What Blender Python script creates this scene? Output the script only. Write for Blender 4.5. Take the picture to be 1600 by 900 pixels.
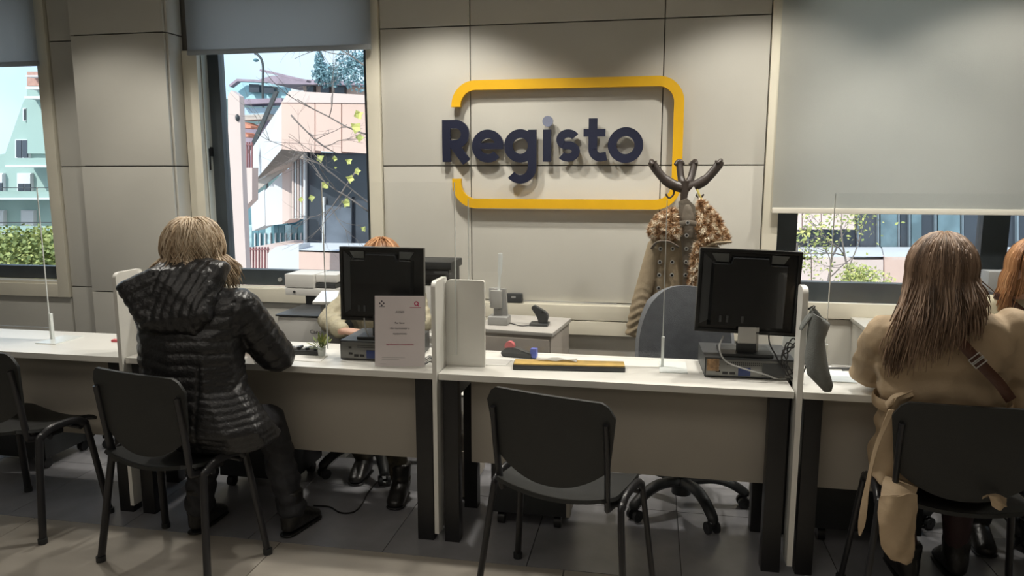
import bpy, bmesh, math, random
import numpy as np
from mathutils import Vector, Matrix, noise
R=math.radians; PI=math.pi
for o in list(bpy.data.objects): bpy.data.objects.remove(o)
SC=bpy.context.scene; COL=SC.collection
random.seed(7)
# ---------------------------------------------------------------- camera, world, sun, lamps, exposure
F=1155.0; H=1.53; PIT=R(8.7); YAW=R(10.7)
cd=bpy.data.cameras.new('camera'); cam=bpy.data.objects.new('camera',cd); COL.objects.link(cam)
cam.location=(0,0,H); cam.rotation_euler=(R(90)-PIT,0,YAW)
cd.sensor_width=36; cd.lens=36*F/1600; cd.clip_start=.05; cd.clip_end=500
SC.camera=cam
SC.view_settings.view_transform='Standard'; SC.view_settings.look='None'
SC.view_settings.gamma=1; SC.view_settings.use_curve_mapping=False
SC.view_settings.exposure=0.0
W=bpy.data.worlds.new('sky'); SC.world=W; W.use_nodes=True
nt=W.node_tree; nt.nodes.clear()
wo=nt.nodes.new('ShaderNodeOutputWorld'); bg=nt.nodes.new('ShaderNodeBackground'); bg.inputs[1].default_value=1.5
tc=nt.nodes.new('ShaderNodeTexCoord'); sx=nt.nodes.new('ShaderNodeSeparateXYZ'); rp=nt.nodes.new('ShaderNodeValToRGB')
nz=nt.nodes.new('ShaderNodeTexNoise'); nz.inputs['Scale'].default_value=1.6; nz.inputs['Detail'].default_value=5
r2=nt.nodes.new('ShaderNodeValToRGB'); mx=nt.nodes.new('ShaderNodeMix'); mx.data_type='RGBA'
rp.color_ramp.elements[0].color=(.68,.83,.98,1); rp.color_ramp.elements[0].position=.0
rp.color_ramp.elements[1].color=(.28,.50,.88,1); rp.color_ramp.elements[1].position=.8
r2.color_ramp.elements[0].position=.42; r2.color_ramp.elements[1].position=.6
mx.inputs[7].default_value=(1,1,1,1)
L=nt.links.new
L(tc.outputs['Generated'],sx.inputs[0]); L(sx.outputs[2],rp.inputs[0]); L(tc.outputs['Generated'],nz.inputs['Vector'])
L(nz.outputs[0],r2.inputs[0]); L(r2.outputs[0],mx.inputs[0]); L(rp.outputs[0],mx.inputs[6]); L(mx.outputs[2],bg.inputs[0]); L(bg.outputs[0],wo.inputs[0])
def light(name,typ,loc,energy,col=(1,1,1),rot=(0,0,0),**k):
    d=bpy.data.lights.new(name,typ); d.energy=energy; d.color=col
    for a,b in k.items(): setattr(d,a,b)
    o=bpy.data.objects.new(name,d); COL.objects.link(o); o.location=loc; o.rotation_euler=rot; return o
sun=light('sun','SUN',(0,0,20),5.0,(1,.95,.88),angle=R(.6))
sun.rotation_euler=Vector((-.45,-.8,.75)).to_track_quat('Z','Y').to_euler()
CEIL=3.0
WARM=(1,.945,.85)
# recessed downlights washing the back wall, and a row over the desks (they light the room, above the frame)
for x,e in ((-3.25,34),(-1.25,74),(.55,58),(1.80,66),(-4.7,14)):
    light('downlight_lamp','SPOT',(x-(.1 if x<-3 else 0),3.40 if x<-3 else 3.62,CEIL-.03),e*1.25,WARM,spot_size=R(110),spot_blend=.38,shadow_soft_size=.05)
for x,e in ((-2.6,62),(-.75,74),(.75,72),(2.3,46)):
    light('desk_downlight_lamp','SPOT',(x,3.30,CEIL-.03),e,WARM,spot_size=R(112),spot_blend=.5,shadow_soft_size=.06)
# dim unseen fill lights, added under the ceiling to brighten the waiting side
light('waiting_area_fill','AREA',(-1.2,.6,CEIL-.02),22,(1,.92,.82),shape='RECTANGLE',size=3.5,size_y=1.2)
light('waiting_area_fill','AREA',(-.8,-2.2,CEIL-.02),20,(1,.92,.82),shape='RECTANGLE',size=4,size_y=1.2)
# ---------------------------------------------------------------- photo-frame to place helpers
def ray(px,py):
    x=(px-800)/F; y=-(py-450)/F
    f=math.cos(PIT)+y*math.sin(PIT); u=-math.sin(PIT)+y*math.cos(PIT)
    return Vector((x*math.cos(YAW)-f*math.sin(YAW), x*math.sin(YAW)+f*math.cos(YAW), u))
def P(px,py,Y):
    r=ray(px,py); return Vector((0,0,H))+r*(Y/r.y)
def Z(px,py,z):
    r=ray(px,py); return Vector((0,0,H))+r*((z-H)/r.z)
# ---------------------------------------------------------------- materials
MATS={}
def mat(name,col,rough=.5,metal=0,var=.0,scale=8,bump=0,bscale=40,emit=None,col2=None,spec=None,stretch=None,coat=0,sheen=0,trans=0):
    if name in MATS: return MATS[name]
    m=bpy.data.materials.new(name); m.use_nodes=True; t=m.node_tree; b=t.nodes['Principled BSDF']
    b.inputs['Base Color'].default_value=(*col,1); b.inputs['Roughness'].default_value=rough; b.inputs['Metallic'].default_value=metal
    if spec is not None: b.inputs['Specular IOR Level'].default_value=spec
    if coat: b.inputs['Coat Weight'].default_value=coat
    if sheen: b.inputs['Sheen Weight'].default_value=sheen
    if trans: b.inputs['Transmission Weight'].default_value=trans
    tcn=t.nodes.new('ShaderNodeTexCoord'); mp=t.nodes.new('ShaderNodeMapping')
    t.links.new(tcn.outputs['Object'],mp.inputs[0])
    if stretch: mp.inputs['Scale'].default_value=stretch
    if var or col2:
        n=t.nodes.new('ShaderNodeTexNoise'); n.inputs['Scale'].default_value=scale; n.inputs['Detail'].default_value=4
        t.links.new(mp.outputs[0],n.inputs['Vector'])
        cr=t.nodes.new('ShaderNodeValToRGB'); c2=col2 or tuple(c*(1-var) for c in col)
        c1=col if col2 else tuple(min(1,c*(1+var)) for c in col)
        cr.color_ramp.elements[0].position=.35; cr.color_ramp.elements[1].position=.65
        cr.color_ramp.elements[0].color=(*c2,1); cr.color_ramp.elements[1].color=(*c1,1)
        t.links.new(n.outputs[0],cr.inputs[0]); t.links.new(cr.outputs[0],b.inputs['Base Color'])
    if bump:
        n2=t.nodes.new('ShaderNodeTexNoise'); n2.inputs['Scale'].default_value=bscale; n2.inputs['Detail'].default_value=3
        t.links.new(mp.outputs[0],n2.inputs['Vector'])
        bp=t.nodes.new('ShaderNodeBump'); bp.inputs['Strength'].default_value=bump; bp.inputs['Distance'].default_value=.01
        t.links.new(n2.outputs[0],bp.inputs['Height']); t.links.new(bp.outputs[0],b.inputs['Normal'])
    if emit:
        b.inputs['Emission Color'].default_value=(*emit[:3],1); b.inputs['Emission Strength'].default_value=emit[3]
    MATS[name]=m; return m
def translucent(m,f=.35):
    t=m.node_tree; b=t.nodes['Principled BSDF']; o=[n for n in t.nodes if n.type=='OUTPUT_MATERIAL'][0]
    tr=t.nodes.new('ShaderNodeBsdfTranslucent'); x=t.nodes.new('ShaderNodeMixShader'); x.inputs[0].default_value=f; tr.inputs[0].default_value=b.inputs['Base Color'].default_value
    t.links.new(b.outputs[0],x.inputs[1]); t.links.new(tr.outputs[0],x.inputs[2]); t.links.new(x.outputs[0],o.inputs[0])
def glassmat(name,tint,refl=.08,rough=0.0):
    m=bpy.data.materials.new(name); m.use_nodes=True; t=m.node_tree; t.nodes.clear()
    o=t.nodes.new('ShaderNodeOutputMaterial'); a=t.nodes.new('ShaderNodeBsdfTransparent'); g=t.nodes.new('ShaderNodeBsdfGlossy')
    x=t.nodes.new('ShaderNodeMixShader'); lw=t.nodes.new('ShaderNodeLayerWeight'); lw.inputs[0].default_value=.5; pw=t.nodes.new('ShaderNodeMath'); pw.operation='POWER'; pw.inputs[1].default_value=5; t.links.new(lw.outputs['Facing'],pw.inputs[0]); f=t.nodes.new('ShaderNodeMath'); f.operation='MULTIPLY_ADD'; f.inputs[1].default_value=.7; f.inputs[2].default_value=.022; t.links.new(pw.outputs[0],f.inputs[0])
    a.inputs[0].default_value=(*tint,1); g.inputs['Roughness'].default_value=rough
    t.links.new(f.outputs[0],x.inputs[0]); t.links.new(a.outputs[0],x.inputs[1]); t.links.new(g.outputs[0],x.inputs[2]); t.links.new(x.outputs[0],o.inputs[0])
    MATS[name]=m; return m
def attrmat(name,c1,c2,c3,rough=.5,spec=.4,sheen=0):
    m=bpy.data.materials.new(name); m.use_nodes=True; t=m.node_tree; b=t.nodes['Principled BSDF']
    a=t.nodes.new('ShaderNodeAttribute'); a.attribute_name='tint'; cr=t.nodes.new('ShaderNodeValToRGB')
    e=cr.color_ramp.elements; e[0].color=(*c1,1); e[1].color=(*c3,1); k=e.new(.5); k.color=(*c2,1)
    t.links.new(a.outputs['Fac'],cr.inputs[0]); t.links.new(cr.outputs[0],b.inputs['Base Color'])
    b.inputs['Roughness'].default_value=rough; b.inputs['Specular IOR Level'].default_value=spec
    MATS[name]=m; return m
M_wall=mat('wall_laminate',(.565,.55,.495),.42,var=.02,scale=3,bump=.03,bscale=120)
M_backing=mat('joint_shadow_backing',(.16,.15,.13),.8)
M_trim=mat('cream_trim',(.74,.70,.58),.45,var=.02)
M_reveal=mat('pale_reveal',(.62,.66,.62),.5,var=.02)
M_frame=mat('dark_window_frame',(.045,.055,.062),.45,var=.1)
M_glass=glassmat('window_glass',(.90,.95,.96))
M_acr=glassmat('clear_acrylic',(.988,.99,.99))
M_acredge=mat('acrylic_edge',(.78,.82,.80),.25,var=.02)
M_desk=mat('white_desktop',(.78,.77,.72),.35,var=.02,scale=5)
M_modesty=mat('warm_grey_modesty_panel',(.37,.34,.29),.55,var=.04,scale=2)
M_black=mat('black_steel',(.012,.012,.013),.4,var=.2)
M_bplast=mat('black_plastic',(.020,.022,.023),.45,var=.15,bump=.1,bscale=300)
M_chair=mat('black_chair_shell',(.017,.018,.017),.5,var=.1,bump=.2,bscale=400)
M_tube=mat('black_tube_frame',(.020,.020,.022),.3,var=.1)
M_mon=mat('glossy_monitor_black',(.012,.013,.014),.25,var=.15,coat=.3)
M_grey=mat('grey_plastic',(.34,.34,.33),.5,var=.04)
M_dgrey=mat('dark_grey_plastic',(.05,.053,.055),.45,var=.08)
M_silver=mat('silver_metal',(.62,.62,.60),.35,.6,var=.03)
M_white=mat('white_plastic',(.76,.75,.71),.4,var=.02)
M_fabric=mat('grey_chair_fabric',(.115,.125,.14),.85,var=.08,scale=30,bump=.3,bscale=350,sheen=.3)
M_yel=mat('sign_yellow',(.76,.43,.010),.4,var=.03)
M_navy=mat('sign_navy',(.012,.015,.036),.4,var=.06)
M_blind=mat('roller_blind_fabric',(.60,.60,.55),.8,var=.02,scale=2,bump=.25,bscale=500)
M_blindb=mat('roller_blind_blue_grey',(.54,.555,.56),.8,var=.02,scale=2,bump=.25,bscale=500)
translucent(M_blind,.12); translucent(M_blindb,.5)
M_bar=mat('blind_bottom_bar',(.76,.73,.64),.4,var=.02)
M_tile=mat('dark_floor_tile',(.25,.25,.265),.24,var=.16,scale=3,bump=.05,bscale=30,spec=.6)
M_tile2=mat('light_floor_tile',(.36,.33,.285),.42,var=.12,scale=3,bump=.04,bscale=30,stretch=(.4,2,1))
M_grout=mat('grout',(.06,.06,.06),.8)
M_ceil=mat('ceiling_white',(.55,.54,.50),.9,var=.02)
M_paper=mat('paper',(.74,.68,.68),.6,var=.015)
M_ink=mat('ink',(.09,.08,.10),.6)
M_inkr=mat('magenta_ink',(.50,.03,.12),.6)
M_skin=mat('skin',(.55,.33,.24),.5,var=.05,scale=12)
M_puff=mat('black_puffer_nylon',(.016,.016,.017),.36,var=.15,scale=20,bump=.35,bscale=70)
M_jean=mat('dark_trousers',(.022,.023,.028),.6,var=.2,bump=.25,bscale=60)
M_trench=mat('beige_trench_gabardine',(.46,.345,.22),.72,var=.05,scale=10,bump=.15,bscale=60)
M_leath=mat('brown_leather',(.075,.03,.018),.4,var=.2,bump=.2,bscale=120)
M_boot=mat('black_leather',(.014,.013,.012),.35,var=.2,bump=.2,bscale=60)
M_sweat=mat('pale_olive_knit',(.42,.38,.27),.8,var=.12,scale=25,bump=.3,bscale=90)
M_coat=mat('tan_coat_suede',(.37,.295,.195),.8,var=.10,scale=10,bump=.2,bscale=80)
M_coat2=mat('grey_brown_coat_lining',(.16,.135,.105),.8,var=.1,scale=12,bump=.2,bscale=80)
M_bag=mat('grey_canvas_bag',(.185,.195,.185),.85,var=.06,scale=14,bump=.3,bscale=200)
M_hair1=attrmat('blonde_hair',(.19,.13,.08),(.44,.33,.215),(.74,.63,.48),.5)
M_hair2=attrmat('long_brown_hair',(.085,.052,.032),(.21,.135,.088),(.42,.29,.20),.5)
M_hair3=attrmat('ginger_hair',(.20,.09,.04),(.40,.20,.09),(.60,.34,.17),.42)
M_fur=attrmat('brown_white_fur',(.22,.11,.05),(.50,.32,.17),(.90,.82,.68),.8)
M_leaf=attrmat('leaves',(.09,.13,.04),(.27,.31,.10),(.68,.64,.20),.6)
M_leafb=attrmat('blue_green_needles',(.12,.22,.26),(.22,.36,.40),(.35,.50,.52),.7)
M_twig=mat('tree_bark',(.20,.16,.14),.8,var=.2)
# ---------------------------------------------------------------- mesh helpers
def fin(name,bm,m,parent=None,smooth=None,kind=None,label=None):
    me=bpy.data.meshes.new(name); bm.to_mesh(me); bm.free()
    for x in (m if isinstance(m,(list,tuple)) else [m]): me.materials.append(x)
    if smooth is not None:
        for p in me.polygons: p.use_smooth=True
        if smooth: me.set_sharp_from_angle(angle=R(smooth))
    o=bpy.data.objects.new(name,me); COL.objects.link(o)
    if parent: o.parent=parent
    if kind: o['kind']=kind
    if label: o['label']=label
    return o
def box(bm,x0,x1,y0,y1,z0,z1,bev=0,M=None,mi=0):
    r=bmesh.ops.create_cube(bm,size=1); vs=r['verts']
    for v in vs: v.co=Vector(((x0+x1)/2+v.co.x*abs(x1-x0),(y0+y1)/2+v.co.y*abs(y1-y0),(z0+z1)/2+v.co.z*abs(z1-z0)))
    if bev:
        es=list({e for v in vs for e in v.link_edges})
        r=bmesh.ops.bevel(bm,geom=es,offset=bev,segments=2,affect='EDGES',profile=.7)
        vs=list({v for f in r['faces'] for v in f.verts}|{v for v in vs if v.is_valid})
    if mi:
        for f in {f for v in vs for f in v.link_faces}: f.material_index=mi
    if M is not None:
        for v in vs: v.co=M@v.co
    return vs
def BX(name,b,m,parent=None,bev=.003,M=None,**k):
    bm=bmesh.new()
    bl=b if isinstance(b[0],(tuple,list)) else [b]
    for q in bl: box(bm,*q,bev,M)
    return fin(name,bm,m,parent,30,**k)
def frames(pts,up=None):
    out=[]; n=len(pts); prev=None
    for i in range(n):
        t=(pts[min(i+1,n-1)]-pts[max(i-1,0)]).normalized()
        if prev is None:
            a=Vector(up) if up else (Vector((0,0,1)) if abs(t.z)<.9 else Vector((0,1,0)))
            u=(a-t*a.dot(t)).normalized()
        else: u=(prev-t*prev.dot(t)).normalized()
        prev=u; out.append((u,t.cross(u)))
    return out
def tube(bm,pts,r,seg=8,r2=None,up=None,cap=True,layer=None,val=0):
    pts=[Vector(p) for p in pts]; n=len(pts)
    rs=r if isinstance(r,(list,tuple)) else [r]*n
    r2s=(r2 if isinstance(r2,(list,tuple)) else [r2]*n) if r2 is not None else rs
    fr=frames(pts,up); rings=[]
    for i,p in enumerate(pts):
        u,w=fr[i]; ring=[]
        for k in range(seg):
            a=2*PI*k/seg; v=bm.verts.new(p+u*(math.cos(a)*rs[i])+w*(math.sin(a)*r2s[i]))
            if layer is not None: v[layer]=val
            ring.append(v)
        rings.append(ring)
    for i in range(n-1):
        for k in range(seg):
            bm.faces.new((rings[i][k],rings[i][(k+1)%seg],rings[i+1][(k+1)%seg],rings[i+1][k]))
    if cap:
        bm.faces.new(rings[0][::-1]); bm.faces.new(rings[-1])
def curve(pts,n=8):
    pts=[Vector(p) for p in pts]; q=[pts[0]*2-pts[1]]+pts+[pts[-1]*2-pts[-2]]; out=[]
    for i in range(1,len(q)-2):
        a,b,c,d=q[i-1:i+3]
        for k in range(n):
            t=k/n; out.append(.5*((2*b)+(c-a)*t+(2*a-5*b+4*c-d)*t*t+(3*b-a-3*c+d)*t**3))
    out.append(pts[-1]); return out
def TB(name,pts,r,m,parent=None,n=6,seg=8,sm=True,**k):
    bm=bmesh.new(); kk={a:k.pop(a) for a in ('r2','up') if a in k}
    tube(bm,curve(pts,n) if sm else pts,r,seg,**kk); return fin(name,bm,m,parent,50,**k)
def cyl(bm,c,r,h,seg=20,axis='z',r2=None):
    c=Vector(c); d={'x':Vector((1,0,0)),'y':Vector((0,1,0)),'z':Vector((0,0,1))}[axis]
    tube(bm,[c-d*h/2,c+d*h/2],[r,r if r2 is None else r2],seg)
def prism(bm,pts,d,mi=0):
    """polygon pts extruded by vector d"""
    d=Vector(d); a=[bm.verts.new(Vector(p)) for p in pts]; b=[bm.verts.new(Vector(p)+d) for p in pts]; n=len(a)
    fs=[bm.faces.new(a),bm.faces.new(b[::-1])]
    for i in range(n): fs.append(bm.faces.new((a[i],b[i],b[(i+1)%n],a[(i+1)%n])))
    for f in fs: f.material_index=mi
    return a+b
def PR(name,pts,d,m,parent=None,smooth=30,**k):
    bm=bmesh.new(); prism(bm,pts,d); bmesh.ops.recalc_face_normals(bm,faces=bm.faces); return fin(name,bm,m,parent,smooth,**k)
def empty(name,loc,label=None,cat=None,group=None,rz=0):
    o=bpy.data.objects.new(name,None); COL.objects.link(o); o.location=loc; o.rotation_euler=(0,0,rz); o.empty_display_size=.1
    tag(o,label,cat,group); return o
def tag(o,label=None,cat=None,group=None,kind=None):
    if label: o['label']=label
    if cat: o['category']=cat
    if group: o['group']=group
    if kind: o['kind']=kind
    return o
def struct(o): o['kind']='structure'; return o
def dup(root,loc=None,rz=None,label=None,group=None):
    def cp(o,par):
        c=o.copy(); COL.objects.link(c)
        if par: c.parent=par
        for ch in list(o.children): cp(ch,c)
        return c
    r=cp(root,None)
    if loc: r.location=loc
    if rz is not None: r.rotation_euler=(0,0,rz)
    if label: r['label']=label
    if group: r['group']=group
    return r
def wchild(root,o):
    """parent o (built in world coordinates) to an empty that stands at root.location"""
    o.parent=root; o.matrix_parent_inverse=(Matrix.Translation(root.location)@root.rotation_euler.to_matrix().to_4x4()).inverted(); return o
def ico(bm,c,r,sub=2,M=None):
    rr=bmesh.ops.create_icosphere(bm,subdivisions=sub,radius=1)['verts']
    r=r if isinstance(r,(tuple,list)) else (r,r,r)
    for v in rr:
        p=Vector((v.co.x*r[0],v.co.y*r[1],v.co.z*r[2]))
        if M is not None: p=M@p
        v.co=p+Vector(c)
    return rr
def hull(bm,blobs):
    t=bmesh.new()
    for c,r in blobs: ico(t,c,r,2)
    res=bmesh.ops.convex_hull(t,input=t.verts)
    bmesh.ops.delete(t,geom=[v for v in t.verts if not v.link_faces],context='VERTS')
    junk=[f for f in res['geom_interior'] if isinstance(f,bmesh.types.BMVert) and f.is_valid]
    if junk: bmesh.ops.delete(t,geom=junk,context='VERTS')
    me=bpy.data.meshes.new('t'); t.to_mesh(me); t.free(); bm.from_mesh(me); bpy.data.meshes.remove(me)
def chain(bm,pts,rs):
    for i in range(len(pts)-1): hull(bm,[(pts[i],rs[i]),(pts[i+1],rs[i+1])])
def remesh(name,bm,m,voxel,parent=None,smooth=6,disp=None,kind=None,label=None):
    me=bpy.data.meshes.new('tmp'); bm.to_mesh(me); bm.free()
    o=bpy.data.objects.new('tmp',me); COL.objects.link(o)
    r=o.modifiers.new('r','REMESH'); r.mode='VOXEL'; r.voxel_size=voxel; r.use_smooth_shade=True
    if smooth:
        s=o.modifiers.new('s','SMOOTH'); s.factor=.5; s.iterations=smooth
    dg=bpy.context.evaluated_depsgraph_get(); ev=o.evaluated_get(dg); nm=bpy.data.meshes.new_from_object(ev)
    bpy.data.objects.remove(o); bpy.data.meshes.remove(me)
    nm.name=name
    if disp:
        n=len(nm.vertices); co=np.empty(n*3); nm.vertices.foreach_get('co',co); co=co.reshape(-1,3)
        no=np.empty(n*3); nm.vertices.foreach_get('normal',no); no=no.reshape(-1,3)
        co=co+no*disp(co,no)[:,None]; nm.vertices.foreach_set('co',co.ravel()); nm.update()
    nm.materials.clear(); nm.materials.append(m)
    for p in nm.polygons: p.use_smooth=True
    ob=bpy.data.objects.new(name,nm); COL.objects.link(ob)
    if parent: ob.parent=parent
    if kind: ob['kind']=kind
    if label: ob['label']=label
    return ob
def sn(co,f,seed=0):
    """cheap smooth noise in numpy"""
    x,y,z=co[:,0]*f+seed,co[:,1]*f+seed*1.7,co[:,2]*f-seed
    return (np.sin(x+1.3*np.sin(y*1.1+z))+np.sin(y*1.3+1.7*np.sin(z*.9+x*.7))+np.sin(z*1.2+1.1*np.sin(x*1.4-y)))/3
# ================================================================= STRUCTURE
WY=4.42
fl=BX('floor',(-7,5,-4,4.67,-.12,-.012),M_grout,bev=0); struct(fl)
def tilemesh(name,w,d,m):
    bm=bmesh.new(); box(bm,-w/2,w/2,-d/2,d/2,-.012,0,.0015); me=bpy.data.meshes.new(name); bm.to_mesh(me); bm.free(); me.materials.append(m); return me
BY=2.687
tm=tilemesh('dark_tile',.597,.597,M_tile)
for j in range(3):
    for i in range(14):
        o=bpy.data.objects.new('floor_tile',tm); COL.objects.link(o); o.parent=fl; o.location=(-5.07+i*.6+.12,BY+.3+j*.6,0)
tm2=tilemesh('light_tile',1.196,.597,M_tile2)
for j in range(3):
    for i in range(7):
        o=bpy.data.objects.new('light_floor_tile',tm2); COL.objects.link(o); o.parent=fl; o.location=(-4.5+i*1.2+(j%2)*.6,BY-.3-j*.6,0)
o=BX('light_floor_tile',(-7,5,-4,BY-1.8,-.012,0),M_tile2,fl,bev=0)
struct(BX('ceiling',(-7,5,-4,4.67,CEIL,CEIL+.15),M_ceil,bev=0))
struct(BX('wall_left',(-7.15,-7,-4,4.67,0,CEIL),M_wall,bev=0))
struct(BX('wall_right',(5,5.15,-4,4.67,0,CEIL),M_wall,bev=0))
struct(BX('wall_front',(-7,5,-4.15,-4,0,CEIL),M_wall,bev=0))
# back wall: backing around three window openings
SZ=.80
bm=bmesh.new()
W1=(-5.9,-4.04); W2=(-2.865,-1.735); W3=(.70,3.6); OT=2.75
for a,b in ((-7,W1[0]),(W1[1],W2[0]),(W2[1],W3[0]),(W3[1],5)): box(bm,a,b,WY+.02,WY+.25,0,CEIL)
for a,b in (W1,W2,W3):
    box(bm,a,b,WY+.02,WY+.25,0,SZ-.04); box(bm,a,b,WY+.02,WY+.25,OT,CEIL)
wb=struct(fin('wall_back',bm,M_backing))
ZJ=[0,.765,1.585,2.40,CEIL]
def panel(x0,x1,z0,z1,y=WY,name='wall_panel'):
    return BX(name,(x0+.003,x1-.003,y,y+.02,z0+.0035,z1-.0035),M_wall,wb,bev=.0015)
for a,b in ((-3.95,-3.645),(-1.65,-1.088),(-1.088,.041),(.041,.615),(-7,W1[0])):
    for k in range(4): panel(a,b,ZJ[k],ZJ[k+1])
for (a,b) in (W1,W2,W3):
    n=max(1,round((b-a)/1.1)); 
    for i in range(n): panel(a-.08 if i==0 and a>-5 else a+(b-a)*i/n, a+(b-a)*(i+1)/n+(.08 if i==n-1 and a<.5 else 0),0,SZ-.085)
# protruding clad column between the left and the middle window
pl=BX('wall_column',(-3.64,-2.995,4.28,4.43,0,CEIL),M_backing,wb,bev=0)
for k in range(4):
    BX('column_panel',(-3.645,-2.99,4.255,4.275,ZJ[k]+.0035,ZJ[k+1]-.0035),M_wall,pl,bev=.003)
    BX('column_side_panel',(-2.992,-2.975,4.277,4.42,ZJ[k]+.0035,ZJ[k+1]-.0035),M_wall,pl,bev=.003)
# cream trims around the windows
n=0
def trim(*b):
    global n; n+=1
    return struct(BX('trim_%d'%n,b,M_trim,bev=.004))
trim(-4.04,-3.955,WY-.022,WY+.02,SZ-.11,CEIL); trim(-6.1,-4.04,WY-.022,WY+.02,SZ-.11,SZ-.02)
trim(-2.972,-2.868,WY-.022,WY+.02,SZ-.095,2.31)
trim(-2.868,-1.735,WY-.022,WY+.02,SZ-.095,SZ-.005)
trim(-1.735,-1.652,WY-.022,WY+.02,SZ-.095,CEIL)
trim(.618,.70,WY-.022,WY+.02,SZ-.08,CEIL); trim(.70,3.6,WY-.022,WY+.02,SZ-.08,SZ+.01)
# windows
def window(idx,x0,x1,muls=(),label=None,fb=.115,fs=.085,zt=2.72,z0=SZ,fr=None):
    w=empty('window_%d'%idx,((x0+x1)/2,4.54,z0)); struct(w)
    fr=fr or fs
    def c(nm,b,m,bev=.004,**k): return wchild(w,BX(nm,b,m,None,bev,**k))
    c('bottom_rail',(x0,x1,4.50,4.57,z0,z0+fb),M_frame); c('top_rail',(x0,x1,4.50,4.57,zt,zt+.06),M_frame)
    c('side_jamb',(x0,x0+fs,4.50,4.57,z0+fb,zt),M_frame); c('side_jamb',(x1-fr,x1,4.50,4.57,z0+fb,zt),M_frame)
    xs=[x0+fs]+[v for m in muls for v in m]+[x1-fr]
    for m in muls: c('mullion',(m[0],m[1],4.49,4.57,z0+fb,zt),M_frame)
    for i in range(0,len(xs),2): c('glass_pane',(xs[i],xs[i+1],4.528,4.538,z0+fb,zt),M_glass,0)
    for xx in ((x0,x0+.006),(x1-.006,x1)): c('reveal',(xx[0],xx[1],4.44,4.50,z0,zt),M_reveal,0)
    c('sill_board',(x0,x1,4.41,4.50,z0-.03,z0),M_trim)
    return w
w1=window(1,W1[0],W1[1],fb=.09,fs=.03)
w2=window(2,W2[0],W2[1],fb=.105,fs=.085,fr=.055)
h=P(330,237,4.49); wchild(w2,BX('window_handle',[(h.x-.012,h.x+.012,4.47,4.50,h.z-.03,h.z+.03),(h.x-.008,h.x+.008,4.455,4.47,h.z-.12,h.z+.02)],M_black))
q=P(437,437,4.49); bm=bmesh.new(); cyl(bm,(q.x,4.495,q.z),.014,.012,12,'y'); wchild(w2,fin('latch_button',bm,M_silver,None,40))
a=P(1530,400,4.5).x; b=P(1572,400,4.5).x
w3=window(3,W3[0],W3[1],muls=((a,b),),fb=.115,fs=.125,fr=.1)
# roller blinds
def blind(x0,x1,zb,m,label,yy=4.355,ribs=False):
    e=empty('roller_blind',((x0+x1)/2,yy,zb),label,'blind')
    bm=bmesh.new(); nx=24
    for i in range(nx+1):
        x=x0+(x1-x0)*i/nx
        for z in (zb,CEIL-.02): bm.verts.new((x,yy+.002*math.sin(i*1.1),z))
    vs=list(bm.verts)
    for i in range(nx): bm.faces.new((vs[2*i],vs[2*i+2],vs[2*i+3],vs[2*i+1]))
    r=bmesh.ops.solidify(bm,geom=bm.faces[:],thickness=.002)
    wchild(e,fin('blind_fabric',bm,m,None,60))
    wchild(e,BX('bottom_bar',(x0,x1,yy-.011,yy+.011,zb-.022,zb+.008),M_bar if m is M_blind else m,None,.006))
    bm=bmesh.new(); cyl(bm,((x0+x1)/2,yy+.03,CEIL-.04),.026,x1-x0,12,'x'); wchild(e,fin('roller_tube',bm,M_white,None,40))
    return e
blind(-6,P(60,100,4.355).x,P(30,101,4.355).z+.01,M_blindb,'blue-grey roller blind over the far left window')
blind(P(293,78,4.355).x,P(580,80,4.355).x,P(440,79,4.355).z+.012,M_blindb,'blue-grey roller blind pulled a third down over the middle window')
blind(P(1206,331,4.355).x,3.7,P(1300,331,4.355).z+.012,M_blind,'large pale grey roller blind with cream bottom bar over the right window')
# dado cable trunking under the sign
t1=BX('trim_20',[(-1.64,.60,4.372,4.42,.665,.755),(-1.64,.60,4.372,4.42,.575,.660)],M_trim,bev=.004); struct(t1)
# ================================================================= SIGN
sg=empty('wall_sign',(-.6,WY,1.7),'large wall sign of navy letters reading Registo inside an open yellow outline','sign')
SYY=4.365
def stroke(bm,pts,w,y,d,closed=False):
    """pts: (x,z) in wall coordinates -> flat band of width w, extruded by d in y"""
    n=len(pts); Lf=[];Rt=[]
    for i in range(n):
        if closed: a,b=pts[i-1],pts[(i+1)%n]
        else: a,b=pts[max(i-1,0)],pts[min(i+1,n-1)]
        t=Vector((b[0]-a[0],b[1]-a[1])).normalized(); nn=Vector((-t.y,t.x))*w/2
        Lf.append((pts[i][0]+nn.x,pts[i][1]+nn.y)); Rt.append((pts[i][0]-nn.x,pts[i][1]-nn.y))
    def V(p,yy): return bm.verts.new((p[0],yy,p[1]))
    rings=[[V(Lf[i],y),V(Rt[i],y),V(Rt[i],y+d),V(Lf[i],y+d)] for i in range(n)]
    for i in range(n if closed else n-1):
        r,s=rings[i],rings[(i+1)%n]
        for k in range(4): bm.faces.new((r[k],r[(k+1)%4],s[(k+1)%4],s[k]))
    if not closed: bm.faces.new(rings[0][::-1]); bm.faces.new(rings[-1])
def arcp(cx,cz,r,a0,a1,n=28,rz=None): return [(cx+r*math.cos(R(a0+(a1-a0)*i/n)),cz+(rz or r)*math.sin(R(a0+(a1-a0)*i/n))) for i in range(n+1)]
def zx(u,v):  # zoomed crop coordinates (of the sign) to wall x,z
    p=P(660+u/3.2145,80+v/3.2145,SYY); return p.x,p.z
def letter(nm,fn):
    bm=bmesh.new(); fn(bm); bmesh.ops.recalc_face_normals(bm,faces=bm.faces); return wchild(sg,fin(nm,bm,M_navy,None,35))
LW=.050; D=.022
zb=zx(300,556)[1]; xh=zx(300,397)[1]-zb; ch=zx(120,345)[1]-zb
def rnd(cx,w,h=None):  # ring centre radius for x-height letters
    return (xh-LW)/2+.004
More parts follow.
